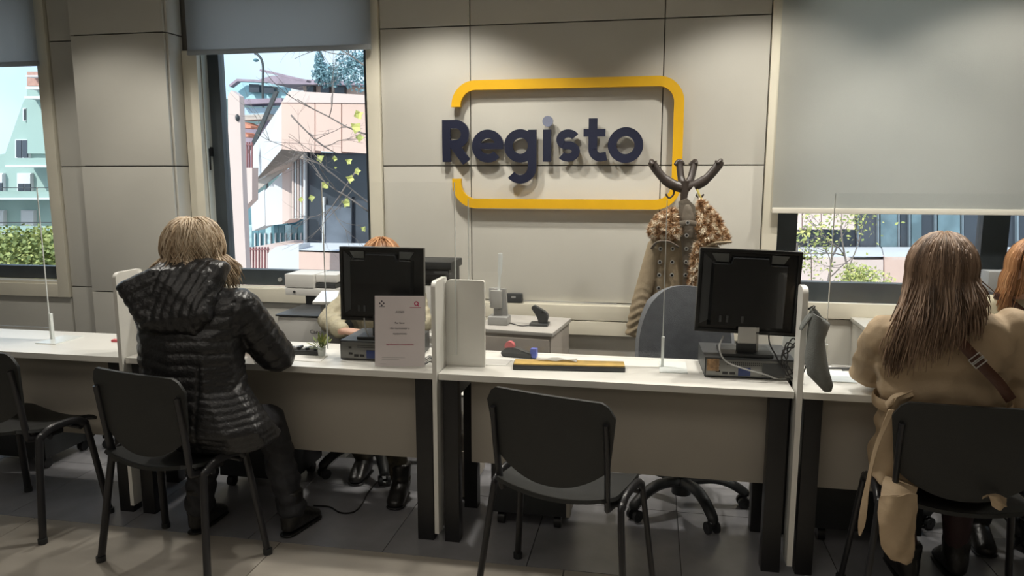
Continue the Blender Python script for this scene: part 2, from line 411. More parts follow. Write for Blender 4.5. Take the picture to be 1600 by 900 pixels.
rr=rnd(0,0); cz=zb+xh/2-.0
X=lambda u:zx(u,480)[0]
def Lr(bm):
    x0=X(100)+LW/2; x1=X(238)
    stroke(bm,[(x0,zb),(x0,zb+ch)],LW,SYY,D)
    zt=zb+ch-LW/2; zm=zb+ch*.42; r=(zt-zm)/2; cx=x1-r-LW/2-.004
    stroke(bm,[(x0,zt)]+arcp(cx,(zt+zm)/2,r,90,-90)+[(x0,zm)],LW,SYY-.0004,D)
    stroke(bm,[(cx-.012,zm),(x1-.022,zb)],LW*1.08,SYY-.0008,D)
letter('letter_r',Lr)
def Le(bm):
    cx=(X(255)+X(400))/2
    stroke(bm,arcp(cx,cz,rr,-42,-360,40),LW,SYY,D); stroke(bm,[(cx-rr,cz),(cx+rr+LW*.45,cz)],LW*.72,SYY-.0004,D)
letter('letter_e',Le)
def Lg(bm):
    cx=(X(422)+X(560))/2; xs=X(572)-LW/2
    stroke(bm,arcp(cx,cz,rr,0,360,44)[:-1],LW,SYY,D,True)
    zl=zb-.028; r=(xs-cx)+.0
    stroke(bm,[(xs,zb+xh)]+arcp(cx,zl+.0,r,0,-140,24,rz=.075),LW,SYY-.0004,D)
letter('letter_g',Lg)
def Li(bm):
    x=X(625); stroke(bm,[(x,zb),(x,zb+xh)],LW*.95,SYY,D)
letter('letter_i',Li)
bm=bmesh.new(); q=zx(629,352); cyl(bm,(q[0],SYY+D/2,q[1]),.031,D,24,'y')
wchild(sg,fin('letter_dot',bm,mat('sign_dot_reflection',(.20,.22,.30),.3,var=.05),None,40,label='round dot of the letter i, coloured paler grey for a reflection'))  # navy dot; the reflection on it is put into a paler base colour
def Ls(bm):
    cx=(X(672)+X(790))/2; r=xh/4-LW*.25+.002; w=LW*.92
    zt=zb+xh-w/2-r; z2=zb+w/2+r; k=1.28
    top=[(cx+r*k*math.cos(R(a)),zt+r*math.sin(R(a))) for a in range(28,271,9)]
    bot=[(cx+r*k*math.cos(R(a)),z2+r*math.sin(R(a))) for a in range(90,-153,-9)]
    zm=(zt-r+z2+r)/2
    stroke(bm,top[:-2]+bot[2:],w,SYY,D)
letter('letter_s',Ls)
def Lt(bm):
    x=X(855); tp=zx(855,337)[1]; r=.045
    stroke(bm,[(x,tp)]+[(x,zb+LW/2+r)]+arcp(x+r,zb+LW/2+r,r,180,270,8)+[(x+r+.035,zb+LW/2+.006)],LW,SYY,D)
    stroke(bm,[(X(808),zb+xh-LW*.42),(X(918),zb+xh-LW*.42)],LW*.85,SYY-.0004,D)
letter('letter_t',Lt)
def Lo(bm):
    cx=(X(940)+X(1100))/2; stroke(bm,arcp(cx,cz,rr*1.06,0,360,48)[:-1],LW,SYY,D,True)
letter('letter_o',Lo)
# yellow outline
xl=zx(168,300)[0]; xr=zx(1285,400)[0]; zt=zx(700,160)[1]; zz=zx(700,768)[1]; rc=.118
path=[(xl,min(zx(168,268)[1],zt-rc-.006))]+arcp(xl+rc,zt-rc,rc,180,90,14)+arcp(xr-rc,zt-rc,rc,90,0,14)+arcp(xr-rc,zz+rc,rc,0,-90,14)+arcp(xl+rc,zz+rc,rc,-90,-180,14)+[(xl,max(zx(168,640)[1],zz+rc+.006))]
bm=bmesh.new(); stroke(bm,path,.056,SYY,.025); bmesh.ops.recalc_face_normals(bm,faces=bm.faces)
wchild(sg,fin('yellow_outline',bm,M_yel,None,35,label='open yellow rounded rectangle outline'))
for (u,v) in ((300,160),(900,150),(1285,400),(500,768),(1050,768),(120,450),(330,550),(500,540),(625,500),(730,550),(855,500),(1020,548)):
    x,z=zx(u,v); bm=bmesh.new(); cyl(bm,(x,(SYY+.02+WY)/2,z),.006,WY-SYY-.02,8,'y'); wchild(sg,fin('standoff_pin',bm,M_silver,None,40))

# ================================================================= DESKS
DZ=.735
def desk(name,x0,x1,label,depth=.43,lp=(1,1),mod=None):
    e=empty('counter_desk',((x0+x1)/2,3.1,0),label,'desk','white counter desks in a row')
    c=lambda nm,b,m,bev=.003:wchild(e,BX(nm,b,m,None,bev))
    c('desktop',(x0,x1,2.80,2.80+depth,DZ-.027,DZ),M_desk)
    m0,m1=mod; c('modesty_panel',(m0,m1,2.93,2.948,.315,.70),M_modesty)
    for s,xx in zip((0,1),(x0,x1)):
        if not lp[s]: continue
        a,b=(xx+.012,xx+.075) if s==0 else (xx-.082,xx-.012)
        c('leg',(a,b,2.82,2.88,0,DZ-.027),M_black); c('leg',(a,b,2.78+depth-.06,2.78+depth,0,DZ-.027),M_black)
        c('leg_crossbar',(a+.01,b-.01,2.88,2.78+depth-.06,.62,.68),M_black)
    c('rear_beam',(x0+.08,x1-.08,2.74+depth-.03,2.74+depth,.63,.70),M_black)
    return e
XD=[-2.275,-.845,.553]
desk('d1',-3.75,XD[0]-.012,'white counter desk at the far left, empty but for a clear screen foot',mod=(-3.7,-2.42))
desk('d2',XD[0]+.012,XD[1]-.012,'white counter desk the woman in the black jacket leans on',mod=(XD[0]+.14,-.945))
desk('d3',XD[1]+.012,XD[2]-.016,'middle white counter desk with yellow board and empty black chair before it',mod=(-.73,.49))
desk('d4',XD[2]+.016,2.05,'white counter desk at the right where the woman in the trench coat sits',mod=(.625,2.0))
def rpoly(y0,y1,z0,z1,r,n=6):
    pts=[(y0,z0)]
    pts+=[(y0+r-r*math.cos(PI/2*i/n),z1-r+r*math.sin(PI/2*i/n)) for i in range(n+1)]
    pts+=[(y1-r*.5+r*.5*math.sin(PI/2*i/n),z1-r*.5+r*.5*math.cos(PI/2*i/n)) for i in range(n+1)]
    return pts+[(y1,z0)]
def divider(x,label,ret=True,w=.018,zt=1.112,dp=.17):
    e=empty('desk_divider',(x,2.9,0),label,'divider','white dividers between the counter desks')
    wchild(e,PR('upright_panel',[(x-w/2,a,b) for a,b in rpoly(2.785,2.785+dp,.05,zt,.03)],(w,0,0),M_desk))
    if ret:
        bm=bmesh.new(); prism(bm,[(x+w/2+(a),2.785+dp-.02,b) for a,b in rpoly(0,.165,DZ+.001,zt-.012,.02)],(0,.018,0)); bmesh.ops.recalc_face_normals(bm,faces=bm.faces)
        wchild(e,fin('return_panel',bm,M_desk,None,30))
    return e
divider(XD[0],'white desk divider with rounded corner behind the hood of the black jacket')
divider(XD[1],'white desk divider with rounded corners beside the printed notice')
divider(XD[2],'narrow white desk divider seen edge-on beside the hanging grey bag',False,.020,1.128,.09)
# clear acrylic screens
def screen(x0,x1,y,z0,z1,label,posts,plate=True):
    e=empty('acrylic_screen',((x0+x1)/2,y,DZ),label,'screen','clear acrylic screens on the desks')
    wchild(e,BX('acrylic_sheet',(x0,x1,y,y+.004,z0,z1),M_acr,None,0))
    for x in (x0,x1): wchild(e,BX('sheet_edge',(x-.0015,x+.0015,y-.0005,y+.0045,z0,z1),M_acredge,None,0))
    for x in posts:
        wchild(e,BX('foot_bracket',[(x-.006,x+.006,y-.006,y+.012,DZ+.004,DZ+.13)],M_acredge,None,.002))
        wchild(e,BX('foot_plate',(x-.012,x+.10,y-.09,y+.09,DZ,DZ+.004),M_acr if not plate else M_acredge,None,0))
    return e
screen(-3.55,P(75,480,3.05).x,3.05,DZ+.06,1.47,'clear acrylic screen on the far left desk',(-3.4,-2.86))
screen(P(510,500,2.925).x,P(711,400,2.925).x,2.925,DZ+.05,1.50,'clear acrylic screen standing between notice and left monitor',())
screen(P(732,400,3.07).x,P(1035,560,3.03).x,3.07,DZ+.03,1.43,'clear acrylic screen on the middle desk behind the yellow board',(P(1035,560,3.07).x,))
screen(P(1293,500,3.05).x,1.40,3.05,DZ+.04,1.46,'clear acrylic screen in front of the right window',(P(1290,560,3.05).x,))
# ================================================================= VISITOR CHAIRS
def visitor_chair(loc,rz,label):
    e=empty('visitor_chair',(0,0,0),label,'chair','black stacking visitor chairs before the counter')
    for s in (-1,1):
        bm=bmesh.new()
        pts=[(s*.285,-.165,.004),(s*.245,-.115,.40),(s*.243,-.098,.437),(s*.240,-.05,.462),(s*.240,.05,.464),(s*.243,.093,.44),(s*.246,.107,.40),(s*.285,.150,.004)]
        tube(bm,curve(pts,6),.0105,10,r2=.017,up=(s,0,0)); wpart=fin('side_leg_frame',bm,M_tube,e,50)
        for yy in (-.165,.150):
            bm=bmesh.new(); cyl(bm,(s*.285,yy,.012),.0185,.022,10); fin('foot_cap',bm,M_bplast,wpart,40)
        TB('back_upright',[(s*.200,.02,.428),(s*.200,-.11,.430),(s*.203,-.135,.46),(s*.208,-.155,.60),(s*.208,-.175,.74)],.010,M_tube,e,r2=.016,up=(s,0,0))
    TB('cross_tube',[(-.24,-.06,.425),(.24,-.06,.425)],.011,M_tube,e,sm=False); TB('cross_tube',[(-.24,.08,.425),(.24,.08,.425)],.011,M_tube,e,sm=False)
    # seat shell
    def shell(name,f,nu,nv,th,m):
        bm=bmesh.new(); g=[[bm.verts.new(f(i/nu,j/nv)) for j in range(nv+1)] for i in range(nu+1)]
        for i in range(nu):
            for j in range(nv): bm.faces.new((g[i][j],g[i+1][j],g[i+1][j+1],g[i][j+1]))
        bmesh.ops.recalc_face_normals(bm,faces=bm.faces)
        bmesh.ops.solidify(bm,geom=bm.faces[:],thickness=th)
        return fin(name,bm,m,e,50)
    def seat(u,v):
        y=-.175+.36*v; hw=.222*(1-.10*abs(2*v-1)**4); x=(2*u-1)*hw
        z=.452-.028*(1-(2*u-1)**2)*(1 if v<.7 else 1-(v-.7)) + (.02*(1-v*4) if v<.25 else 0) - (.03*((v-.8)*5)**2 if v>.8 else 0)
        y+= -.012*(1-(2*u-1)**2) if v<.2 else 0
        return Vector((x,y,z))
    shell('seat',seat,16,14,-.013,M_chair)
    def back(u,v):
        t=2*u-1
        top=.815-.006*t*t-(.05*(max(0,abs(t)-.80)/.20)**2.2); bot=.487+.088*abs(t)**2.2
        z=bot+(top-bot)*v; hw=.222+.016*v-.008*(1-v)
        x=t*hw; y=-.135-.10*(z-.47)*1.1-.030*(1-t*t)+.0
        return Vector((x,y,z))
    b=shell('backrest',back,22,14,.012,M_chair)
    e.location=loc; e.rotation_euler=(0,0,rz); return e
ch=visitor_chair((-1.815,2.505,0),R(-13),'black visitor chair the woman in the black quilted jacket sits on')
dup(ch,(-.27,2.515,0),R(-18),'empty black visitor chair before the middle desk')
dup(ch,(-2.715,2.715,0),R(-13),'black visitor chair cut off by the left edge of the photo')
dup(ch,(1.025,2.65,0),R(-2),'black visitor chair with a beige trench coat hanging over it')
# ================================================================= OFFICE CHAIRS
def office_chair(loc,rz,label,back_z=.975,base_rot=0):
    e=empty('office_chair',(0,0,0),label,'chair','office chairs on castors behind the counter')
    for k in range(5):
        a=R(72*k+base_rot); d=Vector((math.cos(a),math.sin(a),0)); 
        bm=bmesh.new(); pts=[d*.03+Vector((0,0,.125)),d*.14+Vector((0,0,.135)),d*.22+Vector((0,0,.115)),d*.285+Vector((0,0,.075)),d*.29+Vector((0,0,.06))]
        tube(bm,curve(pts,5),.022,8,r2=[.032-.008*i/20 for i in range(21)],up=(0,0,1)); arm=fin('base_arm',bm,M_bplast,e,50)
        bm=bmesh.new(); s=Vector((-d.y,d.x,0))
        for q in (-1,1): tube(bm,[d*.285+s*(q*.020)-s*.008+Vector((0,0,.0275)),d*.285+s*(q*.020)+s*.008+Vector((0,0,.0275))],.0265,16)
        tube(bm,[d*.285-s*.03+Vector((0,0,.0275)),d*.285+s*.03+Vector((0,0,.0275))],.007,8)
        fin('castor',bm,M_bplast,arm,40)
    bm=bmesh.new(); cyl(bm,(0,0,.10),.045,.075,16); cyl(bm,(0,0,.21),.028,.20,14); cyl(bm,(0,0,.34),.016,.16,12); fin('gas_column',bm,M_bplast,e,40)
    BX('mechanism',(-.09,.09,-.10,.12,.40,.43),M_bplast,e,.01)
    bm=bmesh.new(); hull(bm,[((x,y,.475),(.07,.07,.03)) for x in (-.16,.16) for y in (-.15,.16)]); remesh('seat_cushion',bm,M_fabric,.012,e,3)
    TB('back_bar',[(0,.12,.415),(0,.24,.42),(0,.285,.50),(0,.28,.70)],.010,M_bplast,e,r2=.03,up=(1,0,0))
    bm=bmesh.new(); nu,nv=20,16; g=[]
    for i in range(nu+1):
        row=[]
        for j in range(nv+1):
            t=2*i/nu-1; v=j/nv; hw=.245*(1-.26*v**2.5)*(1-.1*(1-v)**3)
            z=.50+(back_z-.50)*v-.07*abs(t)**2.6*v**2+.04*abs(t)**3*(1-v)
            row.append(bm.verts.new((t*hw,.25-.05*t*t+.03*v*v+.0*(v-.5),z)))
        g.append(row)
    for i in range(nu):
        for j in range(nv): bm.faces.new((g[i][j],g[i+1][j],g[i+1][j+1],g[i][j+1]))
    bmesh.ops.recalc_face_normals(bm,faces=bm.faces); bmesh.ops.solidify(bm,geom=bm.faces[:],thickness=.045)
    fin('backrest',bm,M_fabric,e,60)
    e.location=loc; e.rotation_euler=(0,0,rz); return e
oc=office_chair((.17,3.36,0),R(0),'empty grey fabric office chair behind the right monitor',1.0,7)
dup(oc,(-1.42,3.56,0),R(6),'grey office chair under the clerk hidden by the left monitor')
dup(oc,(-2.75,3.66,0),R(-14),'grey office chair at the far left, half behind the divider')
dup(oc,(1.45,3.50,0),R(-8),'grey office chair of the fair-haired clerk at the right edge')
# ================================================================= DESK THINGS
def monitor(c,w,h,rz,roll,label,stand='silver',tilt=0):
    """rear view of a flat monitor; local front (screen) faces +Y"""
    e=empty('computer_monitor',(c[0],c[1],DZ),label,'monitor',None,rz)
    cz=c[2]-DZ
    T=Matrix.Translation((0,0,cz))@Matrix.Rotation(roll,4,'Y')@Matrix.Rotation(tilt,4,'X')
    def ob(o): o.parent=e; return o
    bm=bmesh.new(); 
    fr=[(-w/2,-h/2),(w/2,-h/2),(w/2,h/2),(-w/2,h/2)]
    vs=box(bm,-w/2,w/2,0,.022,-h/2,h/2,.006)
    ob(fin('rear_shell',bm,M_mon,None,30)).matrix_local=T
    bm=bmesh.new()   # raised rim around the back
    b=.014
    for q in ((-w/2,w/2,-.012,.004,h/2-b,h/2),(-w/2,w/2,-.012,.004,-h/2,-h/2+b),(-w/2,-w/2+b,-.012,.004,-h/2+b,h/2-b),(w/2-b,w/2,-.012,.004,-h/2+b,h/2-b)): box(bm,*q,.003)
    ob(fin('bezel_rim',bm,M_mon,None,30)).matrix_local=T
    bm=bmesh.new() # bulging centre housing (chamfered)
    a0=[(-w*.38,-h*.42),(w*.38,-h*.42),(w*.38,h*.34),(w*.20,h*.34),(w*.18,h*.42),(-w*.18,h*.42),(-w*.20,h*.34),(-w*.38,h*.34)]
    lo=[bm.verts.new((x,0,z)) for x,z in a0]; hi=[bm.verts.new((x*.93,-.032,z*.95)) for x,z in a0]
    for i in range(8): bm.faces.new((lo[i],lo[(i+1)%8],hi[(i+1)%8],hi[i]))
    bm.faces.new(hi); bmesh.ops.recalc_face_normals(bm,faces=bm.faces)
    ob(fin('rear_housing',bm,M_mon,None,30)).matrix_local=T
    for s in (-1,1):
        bm=bmesh.new(); prism(bm,[(s*w*.38,-.006,h*.44),(s*w*.21,-.006,h*.44),(s*w*.21,-.006,h*.345),(s*w*.33,-.006,h*.345)],(0,.01,0)); bmesh.ops.recalc_face_normals(bm,faces=bm.faces)
        ob(fin('speaker_grille',bm,mat('grille_grey',(.16,.17,.165),.3,.3,var=.1),None,30,label='lighter grey grille')).matrix_local=T
    for x in (-.10,-.075,-.02):
        bm=bmesh.new(); box(bm,x*w/.37,x*w/.37+.009,-.036,-.031,-h*.36,-h*.28,.001)
        ob(fin('rear_port',bm,M_dgrey,None,30)).matrix_local=T
    bm=bmesh.new()
    for x0,x1,m_ in ((-w*.43,-w*.36,0),): prism(bm,[(-w/2+.016,-.001,-h/2+.03),(-w/2+.05,-.001,-h/2+.05),(-w/2+.05,-.001,h/2-.05),(-w/2+.016,-.001,h/2-.02)],(0,-.004,0))
    bmesh.ops.recalc_face_normals(bm,faces=bm.faces); ob(fin('side_bevel',bm,M_dgrey,None,30)).matrix_local=T
    bm=bmesh.new(); z1=cz-h*.40; zb=stand[1]
    box(bm,-.034,.034,-.040,-.026,zb+.03,z1+.0,.003); box(bm,.030,.050,-.012,.002,zb+.012,z1,.002)
    ob(fin('stand_neck',bm,M_silver if stand[0]=='silver' else M_bplast,None,30,label='silver stand neck' if stand[0]=='silver' else None))
    bm=bmesh.new(); box(bm,-.10,.10,-.07,.10,zb+.0005,zb+.014,.005); box(bm,-.036,.036,-.045,-.005,zb+.014,zb+.05,.003)
    ob(fin('stand_base',bm,M_bplast,None,30))
    return e
def small_pc(x0,x1,y0,y1,z0,z1,label,rz=0,rust=False):
    e=empty('desktop_computer',((x0+x1)/2,(y0+y1)/2,z0),label,'computer',None,rz)
    w=(x1-x0)/2; d=(y1-y0)/2; h=z1-z0
    BX('case',(-w,w,-d,d,.004,h),M_dgrey,e,.004)
    BX('rear_plate',(-w+.006,w-.006,-d-.002,-d+.002,.010,h-.008),mat('galvanised_plate',(.22,.22,.21),.35,.6,var=.08),e,.001)
    bm=bmesh.new()
    for i in range(22): 
        for k in range(2): box(bm,-w*.5+i*.0075,-w*.5+i*.0075+.004,-d-.0035,-d-.001,h*.66+k*.008,h*.66+k*.008+.004)
    fin('vent_holes',bm,M_black,e,None)
    for i,(a,b,zz,hh) in enumerate(((-.75,-.65,.30,.10),(-.75,-.67,.60,.10),(-.60,-.48,.20,.12),(-.44,-.32,.20,.12))):
        BX('port',(w*a,w*b,-d-.004,-d-.001,h*zz,h*(zz+hh)),M_black,e,0)
    BX('port_block',(-w*.25,w*.02,-d-.006,-d-.001,h*.15,h*.55),mat('port_blue',(.03,.05,.16),.4),e,.001,label='dark blue port block')
    BX('port_block',(w*.28,w*.78,-d-.006,-d-.001,h*.18,h*.80),M_dgrey,e,.002)
    for sx in (-1,1):
        for sy in (-1,1): BX('foot',(sx*w*.8-.01,sx*w*.8+.01,sy*d*.8-.01,sy*d*.8+.01,0,.005),M_black,e,0)
    if rust: BX('peeled_sticker',(-w+.008,-w*.68,-d-.0045,-d-.001,h*.35,h-.006),mat('peeled_brown_label',(.28,.17,.085),.7,var=.4,scale=60),e,0,label='torn brown label')
    return e
pc2=small_pc(-1.315,-.99,2.94,3.20,DZ,DZ+.088,'black small desktop computer lying flat under the left monitor',R(0))
pc3=small_pc(P(1098,590,2.95).x,P(1232,590,2.95).x+.02,2.95,3.22,DZ,DZ+.082,'desktop computer with a torn brown label under the right monitor',R(2),True)
c=P(597.5,444,3.03); monitor((c.x,3.03,c.z),.375,.325,R(4),R(.6),'black monitor seen from behind, partly covered by the printed notice',('dark',.089))
c=P(1168,456,3.03); monitor((c.x,3.03,c.z),.392,.338,R(2),R(1.9),'black monitor seen from behind on a silver neck beside the grey bag',('silver',.083))
# cables
def cable(name,pts,r,m,label,cat='cable',**k):
    o=TB(name,pts,r,m,None,8,6,**k); tag(o,label,cat); return o
pcx=.40
def pts_of(lst): return [P(a,b,y) if y>1 else Z(a,b,y) for a,b,y in lst]
cable('power_cable',[P(*q) for q in ((1130,525,3.0),(1124,545,2.935),(1135,565,2.925),(1165,577,2.92),(1195,585,2.915))]+[Z(1215,592,.742),Z(1235,590,.742),Z(1242,580,.742)],.0035,M_grey,'grey cable sweeping across the back of the right computer')
pts=[]
for i in range(46):
    a=i*.62; rr_=.050+.016*math.sin(i*1.7); pts.append(Vector((P(1226,560,3.12).x+rr_*.75*math.cos(a),2.925+.008*math.sin(i*.9)+.0,DZ+.092+rr_*1.2*math.sin(a)+.004)))
cable('coiled_cable',pts,.0028,M_black,'tangle of thin black cable beside the right computer')
cable('monitor_cable',[P(*q) for q in ((1201,523,3.0),(1203,538,2.94),(1212,555,2.935),(1222,575,2.935))]+[Z(1235,585,.74)],.003,M_black,'black cable dropping from the right monitor')
cable('computer_cable',[P(*q) for q in ((569,497,2.99),(571,512,2.98),(576,525,2.98))]+[Vector((P(578,530,3.0).x,3.0,DZ+.092))],.003,M_grey,'short cable hanging below the left monitor')
for i in range(4):
    o=cable('loose_cable',[Z(664,560+i*3,.742+.006*i),Z(672,556+i*3,.75+.006*i),Z(679,563+i*2,.745+.006*i)],.003,M_dgrey if i%2 else M_grey,'short loose cable bunched between notice and divider'); o['group']='loose cables behind the notice'
cable('floor_cable',[Z(490,790,.004),Z(515,792,.004),Z(532,801,.004),Z(552,800,.004),Z(565,788,.004),Z(575,770,.004),Z(590,752,.05)],.004,M_black,'thin black cable lying on the dark tiles under the left desk')
# printed notice in acrylic holder
sgx0=Z(586,573,DZ); sgx1=Z(664,574,DZ); a0=math.atan2(sgx1.y-sgx0.y,sgx1.x-sgx0.x); wN=(sgx1-sgx0).length; hN=wN*1.414
nt_=empty('notice_stand',((sgx0+sgx1)/2)+Vector((0,-.0,0)),'white printed notice headed AVISO in a clear holder','notice',None,a0)
LT=Matrix.Rotation(R(-6),4,'X')
def nch(o): o.parent=nt_; o.matrix_local=LT; return o
nch(BX('holder',(-wN/2-.004,wN/2+.004,.002,.005,0,hN+.006),M_acr,None,0))
nch(BX('paper_sheet',(-wN/2,wN/2,0,.0015,.002,hN),M_paper,None,0))
o=BX('holder_foot',(-wN/2,wN/2,0,.07,0,.003),M_acr,nt_,0)
def text(body,size,loc,m,parent,T,name='lettering',align='CENTER',label=None,ext=.0004):
    cu=bpy.data.curves.new('t','FONT'); cu.body=body; cu.size=size; cu.align_x=align; cu.extrude=ext; cu.resolution_u=3
    ob=bpy.data.objects.new('t',cu); COL.objects.link(ob); dg=bpy.context.evaluated_depsgraph_get()
    me=bpy.data.meshes.new_from_object(ob.evaluated_get(dg)); bpy.data.objects.remove(ob); me.name=name
    me.transform(Matrix.Translation(loc)@Matrix.Rotation(R(90),4,'X')); me.materials.clear(); me.materials.append(m)
    o=bpy.data.objects.new(name,me); COL.objects.link(o); o.parent=parent; o.matrix_local=T
    return o
for body,s,z,mm in (('AVISO',.0125,.760,M_ink),('Por favor',.0105,.610,M_ink),('não movimentar o',.0105,.535,M_ink),('equipamento',.0105,.460,M_ink),('Agradecemos a compreensão',.0092,.310,M_inkr)):
    text(body,s*wN/.20,(0,-.0006,hN*z),mm if mm is M_inkr else M_ink,nt_,LT)
for k,(x0,x1,z) in enumerate(((-.36,.10,.13),(-.36,-.02,.105),(-.40,-.28,.04))): nch(BX('fine_print_line',(wN*x0,wN*x1,-.0008,0,hN*z,hN*z+.0011),M_grey,None,0))
# emblem marks: four-point knot (dark) and ring (magenta)
bm=bmesh.new(); cx,cz_=-wN*.36,hN*.895
for k in range(4):
    a=R(90*k); s=.0085; prism(bm,[(cx+math.cos(a)*s-math.sin(a)*s*.55,-.0008,cz_+math.sin(a)*s+math.cos(a)*s*.55),(cx+math.cos(a)*s*1.5,-.0008,cz_+math.sin(a)*s*1.5),(cx+math.cos(a)*s+math.sin(a)*s*.55,-.0008,cz_+math.sin(a)*s-math.cos(a)*s*.55),(cx+math.cos(a)*s*.45,-.0008,cz_+math.sin(a)*s*.45)],(0,.0006,0))
bmesh.ops.recalc_face_normals(bm,faces=bm.faces); nch(fin('dark_emblem',bm,M_ink,None,None))
nch(BX('emblem_caption',(-wN*.41,-wN*.30,-.0008,0,hN*.845,hN*.853),M_ink,None,0))
bm=bmesh.new(); stroke(bm,arcp(wN*.33,hN*.895,.0075,0,360,20)[:-1],.0042,-.0008,.0006,True); stroke(bm,[(wN*.33+.003,hN*.895-.004),(wN*.33+.011,hN*.895-.011)],.004,-.0009,.0006)
nch(fin('ring_emblem',bm,M_inkr,None,None,label='magenta ring emblem'))
nch(BX('emblem_caption',(wN*.20,wN*.42,-.0008,0,hN*.838,hN*.844),M_inkr,None,0))
# small potted plant
pt=Z(503,556,DZ); e=empty('desk_plant',pt,'small green plant in a glass on the desk near the sleeve','plant')
bm=bmesh.new(); tube(bm,[(0,0,0),(0,0,.04)],[.016,.019],14); fin('glass_pot',bm,M_acredge,e,40)
bm=bmesh.new(); lay=bm.verts.layers.float.new('tint')
rng=random.Random(3)
for i in range(60):
    a=rng.uniform(0,2*PI); el=rng.uniform(.2,1.4); l=rng.uniform(.03,.085); d=Vector((math.cos(a)*math.cos(el),math.sin(a)*math.cos(el),math.sin(el)))
    p0=Vector((0,0,.03))+d*l*.5; p1=Vector((0,0,.03))+d*l; s=Vector((-math.sin(a),math.cos(a),0))*.007
    t_=rng.random()*.7
    f=[bm.verts.new(q) for q in (p0,p0.lerp(p1,.5)+s,p1,p0.lerp(p1,.5)-s)]
    for v in f: v[lay]=t_
    bm.faces.new(f)
    tube(bm,[(0,0,.02),p0],.0009,3)
fin('leaves',bm,M_leaf,e,None,kind='stuff')
# low dark tray with pens behind the plant
k0=Z(457,551,DZ); k1=Z(496,555,DZ)
e=empty('desk_tray',(k0+k1)/2,'low dark tray of small things beside the desk plant','tray')
BX('tray',(-.075,.075,-.03,.04,0,.022),M_dgrey,e,.006)
for i in range(7): BX('clip',(-.066+i*.02,-.054+i*.02,-.02,.02,.0225,.030+.003*(i%3)),M_grey if i%2 else M_black,e,.001)
# middle desk: yellow edged board, papers, stapler-like tape dispenser
b0=Z(801,578,DZ); b1=Z(977,582,DZ); aa=math.atan2(b1.y-b0.y,b1.x-b0.x)
e=empty('ledger_board',(b0+b1)/2,'long flat board with a yellow top and dark front edge on the middle desk','board',None,aa)
wl=(b1-b0).length/2
BX('board_core',(-wl,wl,0,.085,0,.020),M_dgrey,e,.003); BX('yellow_cover',(-wl+.004,wl-.002,.004,.083,.0202,.026),mat('yellow_cover',(.62,.42,.13),.5,var=.12,scale=20),e,.002,label='yellow cover')
def paper(pts,label,z=.0,cat='paper',grp=None,m=None):
    o=PR('paper_sheet',[Vector((p[0],p[1],p[2])) for p in pts],(0,0,.0016),m or mat('white_paper',(.80,.79,.75),.6,var=.02)); tag(o,label,cat,grp); return o
paper([Z(*q,DZ+.0005) for q in ((714,569),(790,572),(800,562),(735,560))],'white sheet of paper lying by the right of the divider')
p_=Z(868,563,DZ+.03); 
bm=bmesh.new()
for i in range(9):
    for j in range(4):
        bm.verts.new((i/8*.17-.085,(j/3-.5)*.035,.004*math.sin(i*1.3+j)+.005))
vs=list(bm.verts)
for i in range(8):
    for j in range(3): bm.faces.new((vs[i*4+j],vs[i*4+j+1],vs[(i+1)*4+j+1],vs[(i+1)*4+j]))
bmesh.ops.solidify(bm,geom=bm.faces[:],thickness=.002)
o=fin('crumpled_paper',bm,MATS['white_paper'],None,60); o.location=Z(870,563,DZ+.0275); tag(o,'crumpled strip of white paper on the yellow board','paper')
q=Z(812,558,DZ); e=empty('tape_dispenser',q,'grey tape dispenser with red roll and blue tip on the middle desk','dispenser',None,R(-8))
bm=bmesh.new(); prism(bm,[(-.075,-.018,.0),(-.085,-.018,.018),(-.06,-.018,.040),(-.02,-.018,.044),(.035,-.018,.026),(.06,-.018,.022),(.06,-.018,.0)],(0,.036,0)); bmesh.ops.recalc_face_normals(bm,faces=bm.faces)
bmesh.ops.bevel(bm,geom=bm.edges[:],offset=.003,segments=2,affect='EDGES'); fin('dispenser_body',bm,M_dgrey,e,40)
bm=bmesh.new(); cyl(bm,(-.045,0,.047),.022,.022,20,'y'); fin('tape_roll',bm,mat('red_tape',(.62,.16,.17),.4),e,40,label='red tape roll')
BX('cutter_tip',(.052,.08,-.015,.015,.004,.045),mat('blue_plastic',(.10,.14,.50),.35),e,.005,label='blue tip')
# pens and papers on the right desk
q=Z(1316,578,DZ)
for i,(dx,dy,a) in enumerate(((0,0,.15),(.02,.03,-.1),(.045,-.01,.35))):
    bm=bmesh.new(); tube(bm,[(-.055,0,.005),(.04,0,.005),(.055,0,.005)],[.0045,.0045,.001],8); o=fin('pen',bm,M_dgrey if i!=1 else M_silver,None,40)
    o.location=q+Vector((dx,dy,.002)); o.rotation_euler=(0,0,a); tag(o,('dark pen nearest the grey bag on the right desk','silver pen on the right desk','dark slanting pen on the right desk beside the silver one')[i],'pen','pens on the right desk')
paper([Z(*t,DZ+.0005) for t in ((1285,592),(1345,596),(1352,583),(1305,580))],'white sheet of paper beneath the pens on the right desk')
q=Z(1366,574,DZ); e=empty('card_box',q,'small white box with a red mark beside the beige sleeve','box')
BX('box_body',(-.03,.03,-.03,.03,0,.075),M_white,e,.003); BX('box_lid',(-.034,.034,-.034,.034,.0752,.085),mat('pale_blue_card',(.55,.62,.70),.4),e,.002,label='pale blue lid'); BX('red_mark',(-.012,.012,-.0315,-.0302,.045,.058),mat('red_print',(.35,.08,.06),.5),e,0)
paper([Z(*t,DZ+.0005) for t in ((452,563),(500,566),(512,556),(470,551))],'sheet of paper beside the black sleeve on the left desk')
q=Z(186,533,DZ); o=BX('red_eraser',(-.02,.02,-.012,.012,0,.012),mat('pink_red',(.65,.12,.14),.5),None,.003); o.location=Z(182,534,DZ); tag(o,'small red thing at the right end of the far left desk','eraser')
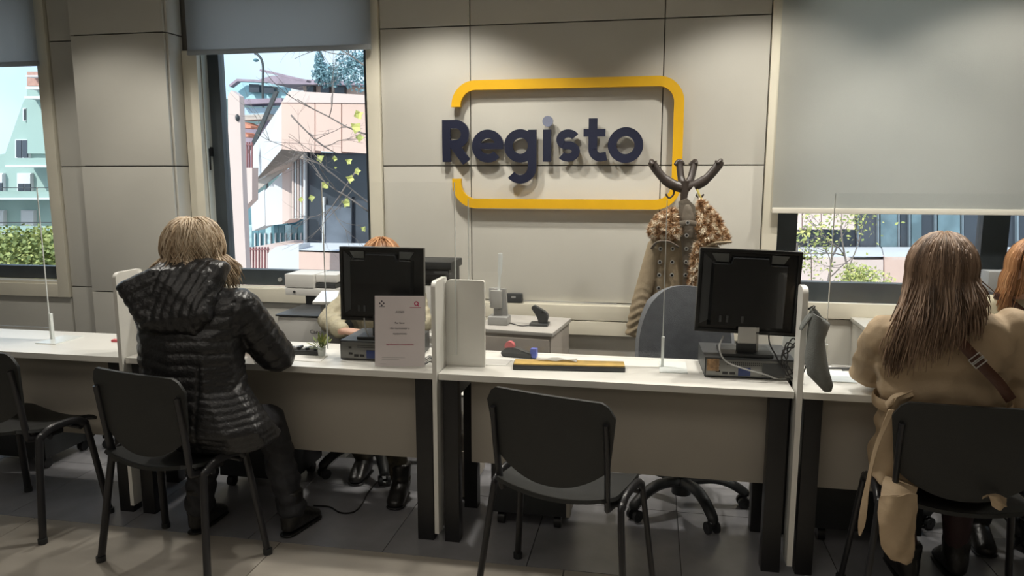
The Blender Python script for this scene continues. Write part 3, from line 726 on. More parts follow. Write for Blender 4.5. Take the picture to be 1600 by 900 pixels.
# ================================================================= BEHIND THE COUNTER
# drawer chest under payment stand
e=empty('drawer_chest',(-.655,3.9,0),'beige chest with a flat top standing against the wall behind the middle desk','cabinet',None,R(-7))
BX('chest_body',(-.23,.19,-.20,.20,0,.71),mat('beige_grey_laminate',(.42,.38,.34),.5,var=.03),e,.004); BX('chest_top',(-.24,.20,-.215,.21,.712,.732),mat('grey_worktop',(.50,.48,.45),.4,var=.03),e,.003)
for k in range(3): BX('drawer_front',(-.222,.182,-.216,-.202,.03+k*.225,.245+k*.225),MATS['beige_grey_laminate'],e,.003)
# payment/signature stand
b=P(780,512,3.85); zt=.7325
e=empty('device_stand',(b.x,3.85,zt),'white upright device stand with a tall clear paddle on the chest','stand')
BX('stand_foot',(-.055,.055,-.05,.06,0,.045),M_grey,e,.012)
bm=bmesh.new(); prism(bm,[(-.03,.0,.04),(.045,.0,.04),(.035,0,.19),(-.03,0,.19)],(0,.03,0)); bmesh.ops.recalc_face_normals(bm,faces=bm.faces); fin('stand_column',bm,M_grey,e,30)
BX('stand_head',(-.045,.02,-.03,.0,.09,.185),M_silver,e,.006)
bm=bmesh.new(); tube(bm,curve([(-.002,0,.18),(.004,0,.28),(.008,0,.36),(.006,0,.385)],6),[.007]*6+[.012]*12+[.006],8,r2=.004,up=(1,0,0)); fin('clear_paddle',bm,M_acredge,e,50)
# desk phone / scanner cradle
b=P(843,515,3.86)
e=empty('scanner_cradle',(b.x,3.86,zt),'dark handheld scanner propped on its cradle on the chest','scanner')
BX('cradle_base',(-.05,.05,-.045,.05,0,.012),M_dgrey,e,.005)
bm=bmesh.new(); prism(bm,[(-.045,-.02,.095),(-.030,-.02,.108),(.035,-.02,.072),(.050,-.02,.05),(.040,-.02,.008),(.0,-.02,.008),(-.012,-.02,.045)],(0,.045,0)); bmesh.ops.recalc_face_normals(bm,faces=bm.faces); bmesh.ops.bevel(bm,geom=bm.edges[:],offset=.004,segments=2,affect='EDGES'); fin('scanner_head',bm,M_dgrey,e,40)
bm=bmesh.new(); cyl(bm,(.02,-.023,.075),.007,.004,12,'y'); fin('trigger_button',bm,M_black,e,40)
cable('scanner_cable',[Vector((b.x-.03,3.83,zt+.004)),Vector((b.x-.09,3.80,zt+.004)),Vector((b.x-.14,3.84,zt+.004)),Vector((b.x-.19,3.88,zt+.004))],.0025,M_dgrey,'dark cable lying on the chest from the scanner')
# router on the trunking with socket box
b=P(804,466,4.39); e=empty('network_router',(b.x,4.40,.757),'small dark network box resting on the wall trunking','router'); BX('router_body',(-.05,.05,-.028,.012,0,.058),M_dgrey,e,.012); BX('router_label',(-.016,.010,-.0295,-.028,.03,.042),M_grey,e,0)
TB('router_cable',[(.05,-.008,.02),(.08,-.008,.012),(.30,-.008,.014),(.62,-.008,.010)],.003,M_grey,e)
b=P(773,461,4.40); e=empty('socket_box',(b.x,4.42,b.z-.04),'grey wall socket box beside the clear paddle','socket'); BX('box_body',(-.035,.035,-.03,-.0005,0,.085),M_grey,e,.006); BX('socket_insert',(-.028,.0,-.033,-.0305,.01,.045),M_dgrey,e,.002)
# left equipment: multifunction copier, scanner on it, tablet
e=empty('white_printer',(-1.86,3.92,0),'large white printer on a stand behind the left desk','printer')
BX('printer_body',(-.19,.13,-.16,.20,.40,.745),M_white,e,.012)
BX('printer_lid',(-.20,.135,-.165,.205,.7465,.757),M_dgrey,e,.003)
BX('stand_frame',[(-.18,.12,-.15,.19,.36,.395),(-.18,-.14,-.15,-.11,0,.36),(.08,.12,-.15,-.11,0,.36),(-.18,-.14,.15,.19,0,.36),(.08,.12,.15,.19,0,.36)],M_grey,e,.003)
text('Canon',.032,(.045,-.1605,.655),M_ink,e,Matrix.Identity(4),name='maker_lettering')
e=empty('receipt_scanner',(P(490,452,4.12).x-.01,4.12,.7575),'white document scanner raised above the white printer by the window','scanner')
BX('support_post',(-.03,.06,-.03,.03,0,.06),M_dgrey,e,.004)
BX('scanner_body',(-.15,.17,-.05,.16,.055,.10),M_white,e,.008); BX('scanner_upper',(-.15,.035,-.05,.16,.102,.185),M_white,e,.008); BX('output_tray',(.036,.17,-.02,.16,.135,.182),M_white,e,.006); BX('paper_slot',(.038,.165,-.03,.10,.105,.13),M_dgrey,e,.003)
bm=bmesh.new(); cyl(bm,(-.09,-.052,.078),.008,.004,12,'y'); fin('power_button',bm,M_dgrey,e,40)
# tablet reader
tq=[P(*q) for q in ((488,472,3.62),(526,472,3.62),(530,454,3.80),(503,454,3.80))]
e=empty('tablet_reader',((tq[0]+tq[1])/2).xy.to_3d()+Vector((0,.06,.74)),'tilted tablet with a pale bright screen beside the left monitor','tablet')
o=wchild(e,PR('tablet_frame',tq,(0,0,-.012),M_white)); ce=sum(tq,Vector())/4
wchild(e,PR('tablet_screen',[ce+(q-ce)*.86+Vector((0,0,.0015)) for q in tq],(0,0,-.003),mat('tablet_screen',(.5,.6,.75),.15,emit=(.62,.74,.95,.75))))
sz=min(q.z for q in tq)
wchild(e,BX('tablet_stand',(tq[0].x+.025,tq[1].x-.01,3.66,3.74,.40,sz),M_grey,None,.004))
# side table below tablet and black printer
e=empty('side_cabinet',(-1.42,3.98,0),'low white cabinet under the black printer behind the left desk','cabinet')
BX('cabinet_body',(-.16,.42,-.10,.24,0,.62),M_white,e,.004); BX('cabinet_top',(-.17,.43,-.11,.25,.622,.645),M_white,e,.003)
for k in range(2): BX('cabinet_door',(-.155+k*.288,.125+k*.288,-.116,-.101,.03,.60),M_white,e,.003)
o=BX('tablet_column_box',(tq[0].x+.0,tq[1].x+.02,3.62,3.80,0,.398),M_white,None,.004); tag(o,'plain white pedestal box carrying the tablet stand','pedestal')
bx=P(690,440,4.02).x
e=empty('black_printer',(bx-.08,4.03,.646),'black printer to the right of the left monitor','printer')
BX('printer_base',(-.23,.145,-.09,.15,0,.27),M_white,e,.008,label='white lower housing')
BX('printer_body',(-.23,.145,-.09,.15,.271,.36),M_bplast,e,.01); BX('printer_lid',(-.235,.16,-.095,.155,.361,.405),M_bplast,e,.008)
BX('paper_slot',(-.06,.09,-.094,-.089,.29,.335),M_black,e,.002); BX('control_panel',(.06,.14,-.096,-.0905,.335,.352),M_dgrey,e,.001)
# right side electronics near window mullion
b=P(1556,420,4.2); e=empty('grey_terminal',(b.x,4.2,.735),'grey terminal box in front of the dark window mullion','terminal')
BX('terminal_body',(-.055,.055,-.05,.06,0,.17),M_grey,e,.008); BX('terminal_head',(-.05,.05,-.05,.05,.18,.305),M_grey,e,.008); BX('terminal_hinge',(-.03,.03,-.02,.02,.17,.18),M_dgrey,e,0)
b=P(1590,425,4.15); e=empty('dark_printer',(b.x+.11,4.18,.735),'dark printer behind the fair-haired clerk','printer')
BX('printer_body',(-.13,.25,-.10,.14,0,.20),M_bplast,e,.01); BX('printer_lid',(-.13,.25,-.10,.14,.202,.30),M_bplast,e,.01); BX('cream_flap',(-.10,.10,-.105,-.1005,.21,.265),M_trim,e,.002,label='cream paper flap')
e=empty('window_cabinet',(1.75,4.2,0),'pale cabinet under the right window','cabinet'); BX('cabinet_body',(-.62,.7,-.16,.19,0,.71),M_wall,e,.004); BX('cabinet_top',(-.63,.71,-.17,.195,.711,.734),M_wall,e,.003)
for k in range(3): BX('cabinet_door',(-.61+k*.437,-.18+k*.437,-.176,-.161,.03,.69),M_wall,e,.003)
# brochure behind divider
b=P(1247,490,3.55)
o=PR('leaflet',[P(*q,3.579) for q in ((1240,462),(1249,474),(1249,502),(1240,503))],(0,.004,0),mat('leaflet_print',(.50,.55,.80),.4,col2=(.75,.15,.45),scale=14)); tag(o,'blue and magenta leaflet edge behind the right monitor','leaflet')
q=P(1245,503,3.6); o=BX('leaflet_holder',(q.x-.06,q.x+.03,3.585,3.60,0,.99),M_acredge,None,.001); tag(o,'pale holder board with a leaflet behind the right monitor','holder')
o.location=(0,0,0)
# under-desk pedestals
def pedestal(x0,x1,y0,y1,z1,label,m=M_bplast,cast=True,sidem=None):
    e=empty('drawer_pedestal',((x0+x1)/2,(y0+y1)/2,0),label,'pedestal'); w=(x1-x0)/2; d=(y1-y0)/2
    zb=.065 if cast else .01
    BX('pedestal_body',(-w,w,-d,d,zb,z1),m,e,.004)
    for k in range(3): 
        h=(z1-zb)/3; f=BX('drawer_front',(-w+.003,w-.003,d+.0005,d+.016,zb+h*k+.004,zb+h*(k+1)-.004),m,e,.002)
    if sidem: BX('side_panel',(w+.0005,w+.018,-d,d,zb,z1),sidem,e,.002,label='pale side panel')
    if cast:
        for sx in (-1,1):
            for sy in (-1,1):
                bm=bmesh.new(); cyl(bm,(sx*(w-.04),sy*(d-.04),.028),.028,.03,16,'x'); box(bm,sx*(w-.04)-.012,sx*(w-.04)+.012,sy*(d-.04)-.012,sy*(d-.04)+.012,.045,.066); fin('castor',bm,M_black,e,40)
    return e
pedestal(-3.52,-3.07,3.16,3.5,.55,'black drawer pedestal on castors under the far left desk')
pedestal(-2.06,-1.67,3.14,3.45,.55,'black drawer pedestal on castors behind the legs of the woman in black')
pedestal(-.66,-.33,3.0,3.40,.50,'black drawer pedestal with a pale side under the middle desk',sidem=M_modesty)
pedestal(.70,1.12,3.10,3.50,.52,'black drawer pedestal under the right desk')
def tower(x0,x1,y0,y1,z1,label,m=M_modesty):
    e=empty('computer_tower',((x0+x1)/2,(y0+y1)/2,0),label,'computer'); w=(x1-x0)/2; d=(y1-y0)/2
    BX('tower_case',(-w,w,-d,d,.012,z1),m,e,.005); BX('rear_panel',(-w+.01,w-.01,-d-.003,-d-.0005,.03,z1-.02),m,e,.001)
    BX('foot',[(-w+.01,w-.01,-d+.02,-d+.05,0,.012),(-w+.01,w-.01,d-.05,d-.02,0,.012)],M_black,e,0); return e
tower(P(233,770,3.225).x,P(294,770,3.225).x,3.225,3.5,.24,'pale grey low box between the legs of the left desk and the woman in black')
tower(P(703,800,3.23).x,P(731,800,3.23).x,3.23,3.6,.24,'pale box standing beside the black legs under the middle desk')
tower(P(1183,800,3.23).x,P(1222,800,3.23).x,3.23,3.52,.30,'pale computer tower between office chair and black legs on the right')
# stacked folders and hanging tray beneath the middle desk
e=empty('under_desk_shelf',(P(716,640,3.3).x,3.39,0),'narrow shelf with papers seen in the gap beside the middle desk legs','shelf')
BX('shelf_board',[(-.04,.05,-.15,.12,.50,.512),(-.04,.05,-.15,.12,.33,.342)],M_desk,e,.002); BX('shelf_side',[(-.05,-.041,-.15,.12,.26,.52),(.051,.06,-.15,.12,.26,.52)],M_bplast,e,.001)
# ================================================================= HANGING GREY BAG
q=P(1274,485,2.79)
e=empty('shopping_bag',(q.x,2.765,.70),'grey canvas bag hanging from the right desk divider','bag')
def bagpt(px,py,y): return P(px,py,y)
rings=[((1268,488),(1290,500),2.745,.035),((1262,510),(1297,505),2.745,.040),((1260,535),(1288,530),2.745,.045),((1258,560),(1292,560),2.745,.050),((1262,585),(1297,583),2.745,.05),((1278,602),(1301,600),2.745,.04),((1286,611),(1299,610),2.745,.02)]
bm=bmesh.new(); prev=None; rg=[]
for (a,b,y,t) in rings:
    A=P(a[0],a[1],y);B=P(b[0],b[1],y); c=(A+B)/2; hw=(B-A).length/2; dx=(B-A).normalized()
    ring=[]
    for k in range(16):
        an=2*PI*k/16; ring.append(bm.verts.new(c+dx*(hw*math.cos(an)*(1+.06*math.sin(3*an+t*90)))+Vector((0,t*math.sin(an),0))))
    rg.append(ring)
for i in range(len(rg)-1):
    for k in range(16): bm.faces.new((rg[i][k],rg[i][(k+1)%16],rg[i+1][(k+1)%16],rg[i+1][k]))
bm.faces.new(rg[0][::-1]); bm.faces.new(rg[-1]); bmesh.ops.subdivide_edges(bm,edges=bm.edges[:],cuts=1,use_grid_fill=True,smooth=.6)
bmesh.ops.recalc_face_normals(bm,faces=bm.faces); wchild(e,fin('bag_body',bm,M_bag,None,70))
wchild(e,TB('bag_handle',[P(1268,492,2.74),P(1258,505,2.745),P(1252,513,2.75),P(1258,500,2.755),P(1270,486,2.76)],.005,M_bag,None,r2=.012,up=(1,0,0)))
wchild(e,TB('bag_handle',[P(1266,488,2.755),P(1270,484,2.765),P(1283,500,2.75),P(1289,505,2.745)],.004,M_bag,None,r2=.010,up=(1,0,0)))
wchild(e,TB('hook',[Vector((.560,2.81,1.04)),Vector((.585,2.79,1.06)),P(1268,484,2.77)],.004,M_black,None))
# ================================================================= COAT RACK
RX=.165; RY=4.02
e=empty('coat_stand',(RX,RY,0),'dark bentwood-style coat stand below the yellow sign outline','coat stand')
M_wood=mat('dark_wood',(.045,.035,.030),.4,var=.15,scale=20)
bm=bmesh.new(); tube(bm,curve([(0,0,.04),(0,0,.6),(0,0,1.2),(0,0,1.50)],5),[.022]*15+[.024],14); wp=fin('pole',bm,M_wood,e,50)
for k in range(4):
    a=R(45+90*k); d=Vector((math.cos(a),math.sin(a),0)); 
    TB('foot',[d*.02+Vector((0,0,.14)),d*.12+Vector((0,0,.10)),d*.22+Vector((0,0,.03)),d*.25+Vector((0,0,.012))],.012,M_wood,e,r2=.018,up=(0,0,1))
for k,(a,up_,ln) in enumerate(((180,1.0,.175),(2,1.0,.175),(62,1.05,.12),(112,.95,.09))):
    d=Vector((math.cos(R(a)),math.sin(R(a)),0)); 
    if d.y>.4: d=d*.9
    TB('arm',[d*.0+Vector((0,0,1.46)),d*ln*.30+Vector((0,0,1.475)),d*ln*.62+Vector((0,0,1.51)),d*ln*.93+Vector((0,0,1.575)),d*ln*.98+Vector((0,0,1.60))],[.027]*12+[.023]*7+[.023]*6,M_wood,e,r2=.018,up=(0,0,1))
    s=Vector((-d.y,d.x,0)); tip=d*ln+Vector((0,0,1.592))
    TB('arm_tip',[tip-s*.02-d*.02+Vector((0,0,-.006)),tip-s*.006+Vector((0,0,.012)),tip+s*.012+d*.004+Vector((0,0,.008)),tip+s*.03-d*.01+Vector((0,0,-.012))],[.005]+[.010]*17+[.004],M_wood,e)
    TB('hook',[d*ln*.30+Vector((0,0,1.46)),d*ln*.34+Vector((0,0,1.425)),d*ln*.46+Vector((0,0,1.41)),d*ln*.56+Vector((0,0,1.43))],.005,M_wood,e)
# hanging coat with fur collar
ce=empty('hanging_coat',(RX+.0,RY-.09,.5),'tan coat with brown and white fur collar and metal eyelets on the coat stand','coat')
CY=RY-.10
def c3(px,py,dy=0): return P(px,py,CY+dy)
def wsn(a): return lambda co,no: sn(co,22,a)*.006+sn(co,60,a)*.002
bm=bmesh.new()
top=[c3(1030,372),c3(1075,330),c3(1120,385)]
hull(bm,[(c3(1030,385,.03),(.03,.06,.03)),(c3(1118,392,.03),(.03,.06,.03)),(c3(1072,340,.03),(.04,.05,.03)),(c3(1022,450,.03),(.03,.06,.03)),(c3(1120,450,.03),(.03,.06,.03))])
hull(bm,[(c3(1022,450,.03),(.03,.06,.03)),(c3(1120,450,.03),(.03,.06,.03)),(c3(1010,600,.03),(.03,.075,.03)),(c3(1118,600,.03),(.03,.075,.03))])
def coatd(co,no):
    u=co[:,0]; return .010*np.sin(u*75+2*np.sin(co[:,2]*5))*np.clip((1.25-co[:,2])*2,0,1)+sn(co,40,2)*.003
wchild(ce,remesh('coat_body',bm,M_coat,.009,None,5,coatd))
bm=bmesh.new(); chain(bm,[c3(1024,385,.0),c3(1010,440,-.01),c3(998,480,-.02),c3(990,522,-.02)],[(.045,.05,.045),(.050,.05,.05),(.047,.05,.05),(.046,.045,.012)])
wchild(ce,remesh('coat_sleeve',bm,M_coat,.009,None,4,lambda co,no: .004*np.sin(co[:,2]*150+3*np.sin(co[:,0]*40))*np.clip((1.0-co[:,2])*4,0,1)))
# dark inner placket and hood/strap
wchild(ce,PR('button_placket',[c3(*q,-.052) for q in ((1060,315),(1074,310),(1086,322),(1090,370),(1090,395),(1084,420),(1082,475),(1064,500),(1068,420),(1066,395),(1062,350))],(0,.02,0),M_coat2))
bm=bmesh.new(); hull(bm,[(c3(1073,340,-.03),(.045,.035,.05)),(c3(1074,325,-.03),(.025,.025,.03)),(c3(1075,370,-.035),(.045,.03,.02))]); wchild(ce,remesh('inner_hood',bm,M_coat2,.008,None,4,wsn(3)))
wchild(ce,TB('neck_strap',[c3(1062,350,-.075),c3(1075,348,-.082),c3(1088,350,-.072)],.003,M_coat2,None,r2=.014,up=(0,1,0)))
bm=bmesh.new()
eye=[(1074.5,348,-.088),(1073,368,-.075)]+[(1072.5-i*.6,389+i*20.5,-.058) for i in range(3)]
eye+=[(1032-i*1.0,389+i*20.5,-.060) for i in range(5)]+[(1051-i*.6,389+i*20.5,-.060) for i in range(4)]
for i,(a,b,dy) in enumerate(eye):
    bm=bmesh.new(); c=c3(a,b,dy); tube(bm,[c,c+Vector((0,.012,0))],.0105,14); k=wchild(ce,fin('eyelet',bm,M_silver,None,40))
    bm=bmesh.new(); tube(bm,[c-Vector((0,.002,0)),c+Vector((0,.004,0))],.006,10); k2=fin('eyelet_hole',bm,M_black,None,40); k2.parent=k
# left lapel fold
wchild(ce,TB('lapel_edge',[c3(1018,388,-.05),c3(1028,378,-.075),c3(1045,378,-.08),c3(1060,386,-.07)],.006,M_coat2,None,r2=.010))
def fur(name,blobs,n,seed,parent):
    bm=bmesh.new(); lay=bm.verts.layers.float.new('tint'); rng=random.Random(seed)
    t=bmesh.new(); hull(t,blobs); me=bpy.data.meshes.new('t'); t.to_mesh(me); t.free()
    tris=[p for p in me.polygons]; areas=[p.area for p in tris]
    for v in me.vertices: pass
    base=[bm.verts.new(v.co) for v in me.vertices]
    for v in base: v[lay]=.35
    for p in tris: bm.faces.new([base[i] for i in p.vertices])
    for p in rng.choices(tris,areas,k=n):
        vs=[me.vertices[i].co for i in p.vertices]; a,b=rng.random(),rng.random()
        if a+b>1: a,b=1-a,1-b
        q=vs[0]+(vs[1]-vs[0])*a+(vs[2]-vs[0])*b; nn=p.normal
        d=(nn+Vector((rng.gauss(0,.5),rng.gauss(0,.5),rng.gauss(-.35,.5)))).normalized()*rng.uniform(.012,.024)
        clump=noise.noise(q*48)*.5+.5; tv=min(1,max(0,(clump-.5)*2.6+.45+rng.gauss(0,.08)))
        s=d.orthogonal().normalized()*.0035; s2=d.cross(s).normalized()*.0035
        f=[bm.verts.new(q+s),bm.verts.new(q-s*.5+s2),bm.verts.new(q-s*.5-s2),bm.verts.new(q+d)]
        for v in f: v[lay]=tv
        for tri in ((0,1,3),(1,2,3),(2,0,3)): bm.faces.new([f[i] for i in tri])
    bpy.data.meshes.remove(me)
    return wchild(parent,fin(name,bm,M_fur,None,None,kind='stuff'))
fur('fur_collar_left',[(c3(1022,360,-.03),(.025,.03,.04)),(c3(1054,362,-.05),(.03,.03,.04)),(c3(1050,335,-.03),(.03,.03,.03)),(c3(1030,345,-.03),(.02,.03,.03))],2600,1,ce)['label']='left fur lapel'
fur('fur_collar_right',[(c3(1095,320,-.02),(.012,.03,.03)),(c3(1103,372,-.05),(.03,.03,.03)),(c3(1130,372,-.02),(.03,.03,.02)),(c3(1094,350,-.04),(.02,.03,.04)),(c3(1115,345,-.02),(.03,.03,.03))],3000,2,ce)['label']='right fur lapel'
fur('fur_front_trim',[(c3(1094,385,-.055),(.03,.02,.03)),(c3(1086,410,-.055),(.022,.02,.04)),(c3(1080,440,-.055),(.012,.02,.03))],1300,3,ce)
wchild(ce,TB('collar_edge',[c3(1098,388,-.065),c3(1115,380,-.07),c3(1135,378,-.05),c3(1142,378,-.03)],.007,M_coat,None,r2=.009))
wchild(ce,PR('care_label',[c3(*q,-.02) for q in ((1076,300),(1084,291),(1089,300),(1080,320),(1072,318))],(0,.002,0),MATS['white_paper']))
wchild(ce,TB('yellow_loop',[c3(1089,296,-.0),c3(1098,316,-.02),c3(1108,330,-.03),c3(1092,340,-.03)],.007,mat('yellow_green_lining',(.50,.42,.12),.7,var=.1),None,r2=.003))
# ================================================================= PEOPLE
V=Vector
def hair(name,m,parent,c,r,style,n,seed,base,up=.0):
    """strands laid over a solid cap; style(az,el,rng)-> list of points"""
    bm=bmesh.new(); lay=bm.verts.layers.float.new('tint'); rng=random.Random(seed)
    t=bmesh.new()
    for bl in base: hull(t,bl)
    me=bpy.data.meshes.new('t'); t.to_mesh(me); t.free(); vs=[bm.verts.new(v.co) for v in me.vertices]
    for v in vs: v[lay]=.25
    for p in me.polygons:
        try: bm.faces.new([vs[i] for i in p.vertices])
        except ValueError: pass
    bpy.data.meshes.remove(me)
    for i in range(n):
        pts=style(rng)
        if not pts: continue
        cl=noise.noise(pts[len(pts)//2]*30)*.9+.5; val=min(1,max(0,cl+rng.gauss(0,.13)))
        k=len(pts); w=rng.uniform(.0028,.0052)
        tube(bm,pts,[w*(1-.75*(j/(k-1))**3) for j in range(k)],4,r2=[w*.45*(1-.6*(j/(k-1))**3) for j in range(k)],layer=lay,val=val)
    return wchild(parent,fin(name,bm,m,None,180,kind='stuff'))
def body_blobs(J,bm,hr=None,s=1,hands=True,boots=False):
    """one continuous seated body from joints J"""
    hd=J['head']; f=J['face']; rt=f.cross(V((0,0,1))).normalized(); up=V((0,0,1))
    hull(bm,[(hd+up*.02,(.074,.088,.085)),(hd+f*.01-up*.01,(.072,.084,.085))])
    hull(bm,[(hd+f*.02-up*.02,(.062,.06,.06)),(hd+f*.052-up*.085,(.03,.028,.024))])
    hull(bm,[(hd+f*.088+up*.01,(.008,.008,.008)),(hd+f*.112-up*.03,(.012,.012,.010))])      # nose
    hull(bm,[(hd+f*.083-up*.062-rt*.018,(.006,.008,.006)),(hd+f*.083-up*.062+rt*.018,(.006,.008,.006)),(hd+f*.090-up*.062,(.006,.008,.007))]) # lips
    for q in (-1,1):
        ico(bm,hd+rt*q*.078-f*.005-up*.01,(.012,.020,.032)); ico(bm,hd+f*.078+rt*q*.032+up*.012,(.013,.010,.009))
        hull(bm,[(hd+f*.086+rt*q*.018+up*.030,(.008,.006,.005)),(hd+f*.080+rt*q*.048+up*.030,(.007,.006,.005))])
    hull(bm,[(hd-up*.07-f*.015,(.052,.055,.03)),(J['neck'],(.058,.06,.03))])
    sh0,sh1=J['shoulders']; hp0,hp1=J['hips']; ch=(sh0+sh1)/2; pv=(hp0+hp1)/2
    hull(bm,[(J['neck'],(.06,.06,.03)),(sh0.lerp(ch,.25),(.06,.055,.045)),(sh1.lerp(ch,.25),(.06,.055,.045)),(ch-up*.12,(.13,.09,.08))])
    hull(bm,[(ch-up*.10,(.14,.095,.09)),(ch.lerp(pv,.6),(.125,.09,.06))]); hull(bm,[(ch.lerp(pv,.6),(.12,.09,.06)),(pv,(.165,.115,.09))])
    for k in (0,1):
        s,e_,w=J['shoulders'][k],J['elbows'][k],J['wrists'][k]
        chain(bm,[s,s.lerp(e_,.5),e_,e_.lerp(w,.4),w],[.050,.044,.038,.036,.026])
        if hands: hand(bm,w,J['hand'][k],k)
        hp,kn,an=J['hips'][k],J['knees'][k],J['ankles'][k]
        chain(bm,[hp,hp.lerp(kn,.5),kn],[.085,.075,.056]); chain(bm,[kn,kn.lerp(an,.35),an],[.053,.050,.030])
        tt=J['toes'][k]; hull(bm,[(an,(.030,.030,.030)),(an-up*.045,(.028,.030,.022)),(tt-(tt-an).normalized()*.02,(.030,.028,.013))])
def hand(bm,w,d,k):
    d=d.normalized(); up=V((0,0,1)); side=d.cross(up).normalized()
    dn=-up*.12; p1=w+d*.085
    hull(bm,[(w,(.026,.022,.016)),(p1+side*.030,(.011,.011,.010)),(p1-side*.030,(.011,.011,.010)),(w+d*.03,(.034,.030,.015))])
    for i,(o,l) in enumerate(((-.031,.062),(-.0105,.074),(.0105,.070),(.030,.054))):
        a=p1+side*o; b=a+d*l*.45+up*.006+side*o*.12; c=b+d*l*.32-up*.010; e_=c+d*l*.24-up*.012
        chain(bm,[a,b,c,e_],[.0095,.0088,.0080,.0068])
    q=-1 if k==0 else 1
    tb=w+d*.02-side*q*.022*(-1 if k==0 else -1)
    sd=side*(1 if k==0 else -1)
    chain(bm,[w+d*.022+sd*.022,w+d*.052+sd*.050-up*.004,w+d*.082+sd*.060-up*.008],[.013,.0105,.0085])
def segd(co,a,b):
    a=np.array(a);b=np.array(b); d=b-a; L2=d@d; t=np.clip(((co-a)@d)/L2,0,1); q=a+t[:,None]*d
    return np.linalg.norm(co-q,axis=1),t*math.sqrt(L2)
def quilt(phase,sp,amp):
    u=np.abs(np.sin(np.pi*phase/sp)); return amp*(u**.5-.75)
# ---------------- woman in black quilted jacket
p1=empty('person',(-1.74,2.52,.47),'woman with chin-length blonde hair in a black quilted hooded jacket, seen from behind','person')
J=dict(head=V((-1.80,2.66,1.225)),face=V((.12,1,-.12)).normalized(),neck=V((-1.785,2.615,1.09)),
 shoulders=(V((-1.935,2.60,1.02)),V((-1.585,2.60,1.02))),hips=(V((-1.76,2.50,.55)),V((-1.60,2.50,.55))),
 elbows=(V((-2.0,2.74,.83)),V((-1.51,2.745,.79))),wrists=(V((-1.87,2.95,.775)),V((-1.70,2.93,.785))),hand=(V((.4,1,0)),V((-.5,1,-.02))),
 knees=(V((-1.88,2.80,.50)),V((-1.585,2.80,.49))),ankles=(V((-1.90,2.73,.10)),V((-1.49,2.78,.10))),toes=(V((-1.90,2.87,.022)),V((-1.465,2.91,.022))))
bm=bmesh.new(); body_blobs(J,bm); wchild(p1,remesh('body',bm,M_skin,.0065,None,2))
bm=bmesh.new(); up=V((0,0,1))
ch=(J['shoulders'][0]+J['shoulders'][1])/2
hull(bm,[(V((-1.93,2.59,1.01)),(.085,.09,.075)),(V((-1.595,2.59,1.01)),(.085,.09,.075)),(V((-1.765,2.59,1.06)),(.13,.09,.05)),(V((-1.77,2.56,.88)),(.215,.15,.10))])
hull(bm,[(V((-1.77,2.56,.90)),(.220,.15,.10)),(V((-1.755,2.54,.72)),(.215,.15,.08))])
hull(bm,[(V((-1.755,2.54,.72)),(.215,.15,.08)),(V((-1.685,2.53,.56)),(.245,.165,.07))])
hull(bm,[(V((-1.685,2.53,.56)),(.245,.165,.06)),(V((-1.66,2.57,.485)),(.225,.16,.03)),(V((-1.67,2.62,.50)),(.22,.14,.05))])
for k in (0,1):
    s,e_,w=J['shoulders'][k],J['elbows'][k],J['wrists'][k]
    chain(bm,[s,s.lerp(e_,.55),e_,e_+(w-e_)*.45,w-(w-e_).normalized()*.03],[(.085,.085,.08),(.082,.085,.082),(.078,.08,.072),(.064,.066,.058),(.046,.046,.040)])
def qd(co,no):
    d0,t0=segd(co,J['shoulders'][0],J['elbows'][0]); d1,t1=segd(co,J['shoulders'][1],J['elbows'][1])
    f0,u0=segd(co,J['elbows'][0],J['wrists'][0]); f1,u1=segd(co,J['elbows'][1],J['wrists'][1])
    arm=np.minimum(np.minimum(d0,d1),np.minimum(f0,f1)); ph=np.where(d0<f0,t0,.30+u0); ph1=np.where(d1<f1,t1,.30+u1)
    pa=np.where(np.minimum(d0,f0)<np.minimum(d1,f1),ph,ph1)
    ia=(np.abs(co[:,0]+1.765)>.215+.03*(co[:,2]-.9))|(co[:,1]>2.72)
    ia=ia&(co[:,2]>.70)
    wz=co[:,2]+.012*np.sin(co[:,0]*9+co[:,2]*4)+.004*np.sin(co[:,0]*31)
    sp=np.where((co[:,2]<.80)&(co[:,0]>-1.66),.026,.046)
    q=quilt(wz,sp,.0065); q=np.where(sp<.03,q*.6,q)
    seam=np.exp(-((co[:,0]+1.655)/.006)**2)*(co[:,2]<.82)*.006
    o=np.where(ia,quilt(pa+.01*np.sin(co[:,2]*30),.05,.0065),q-seam)
    ss=np.exp(-((np.abs(co[:,0]+1.765)-(.21+.03*(co[:,2]-.9)))/.008)**2)*(co[:,2]>.75)*.006
    return o-ss+sn(co,22,1)*.0035+sn(co,70,4)*.001
wchild(p1,remesh('quilted_jacket',bm,M_puff,.0065,None,3,qd))
# hood lying on the back, pushed to the left
bm=bmesh.new()
hull(bm,[(P(205,450,2.47),(.05,.06,.035)),(P(255,425,2.52),(.06,.07,.03)),(P(240,500,2.45),(.06,.06,.05)),(P(300,505,2.46),(.05,.05,.05))])
hull(bm,[(P(255,425,2.52),(.06,.07,.03)),(P(325,430,2.55),(.05,.06,.04)),(P(240,500,2.45),(.06,.06,.05)),(P(310,490,2.46),(.05,.05,.05)),(P(290,405,2.60),(.07,.05,.02))])
hull(bm,[(P(290,405,2.60),(.09,.05,.02)),(P(345,420,2.58),(.03,.05,.03)),(P(325,450,2.53),(.05,.05,.04))])
def hoodd(co,no):
    a=P(300,400,2.5); an=np.arctan2(co[:,2]-a.z-.10,co[:,0]-a.x-.03); r=np.hypot(co[:,2]-a.z-.10,co[:,0]-a.x-.03)
    g=np.where(co[:,0]<-1.83,(co[:,2]*.9-(co[:,0])*.45),co[:,0]*1.0+.02*np.sin(co[:,2]*20))
    return quilt(g,.036,.007)+sn(co,50,2)*.003
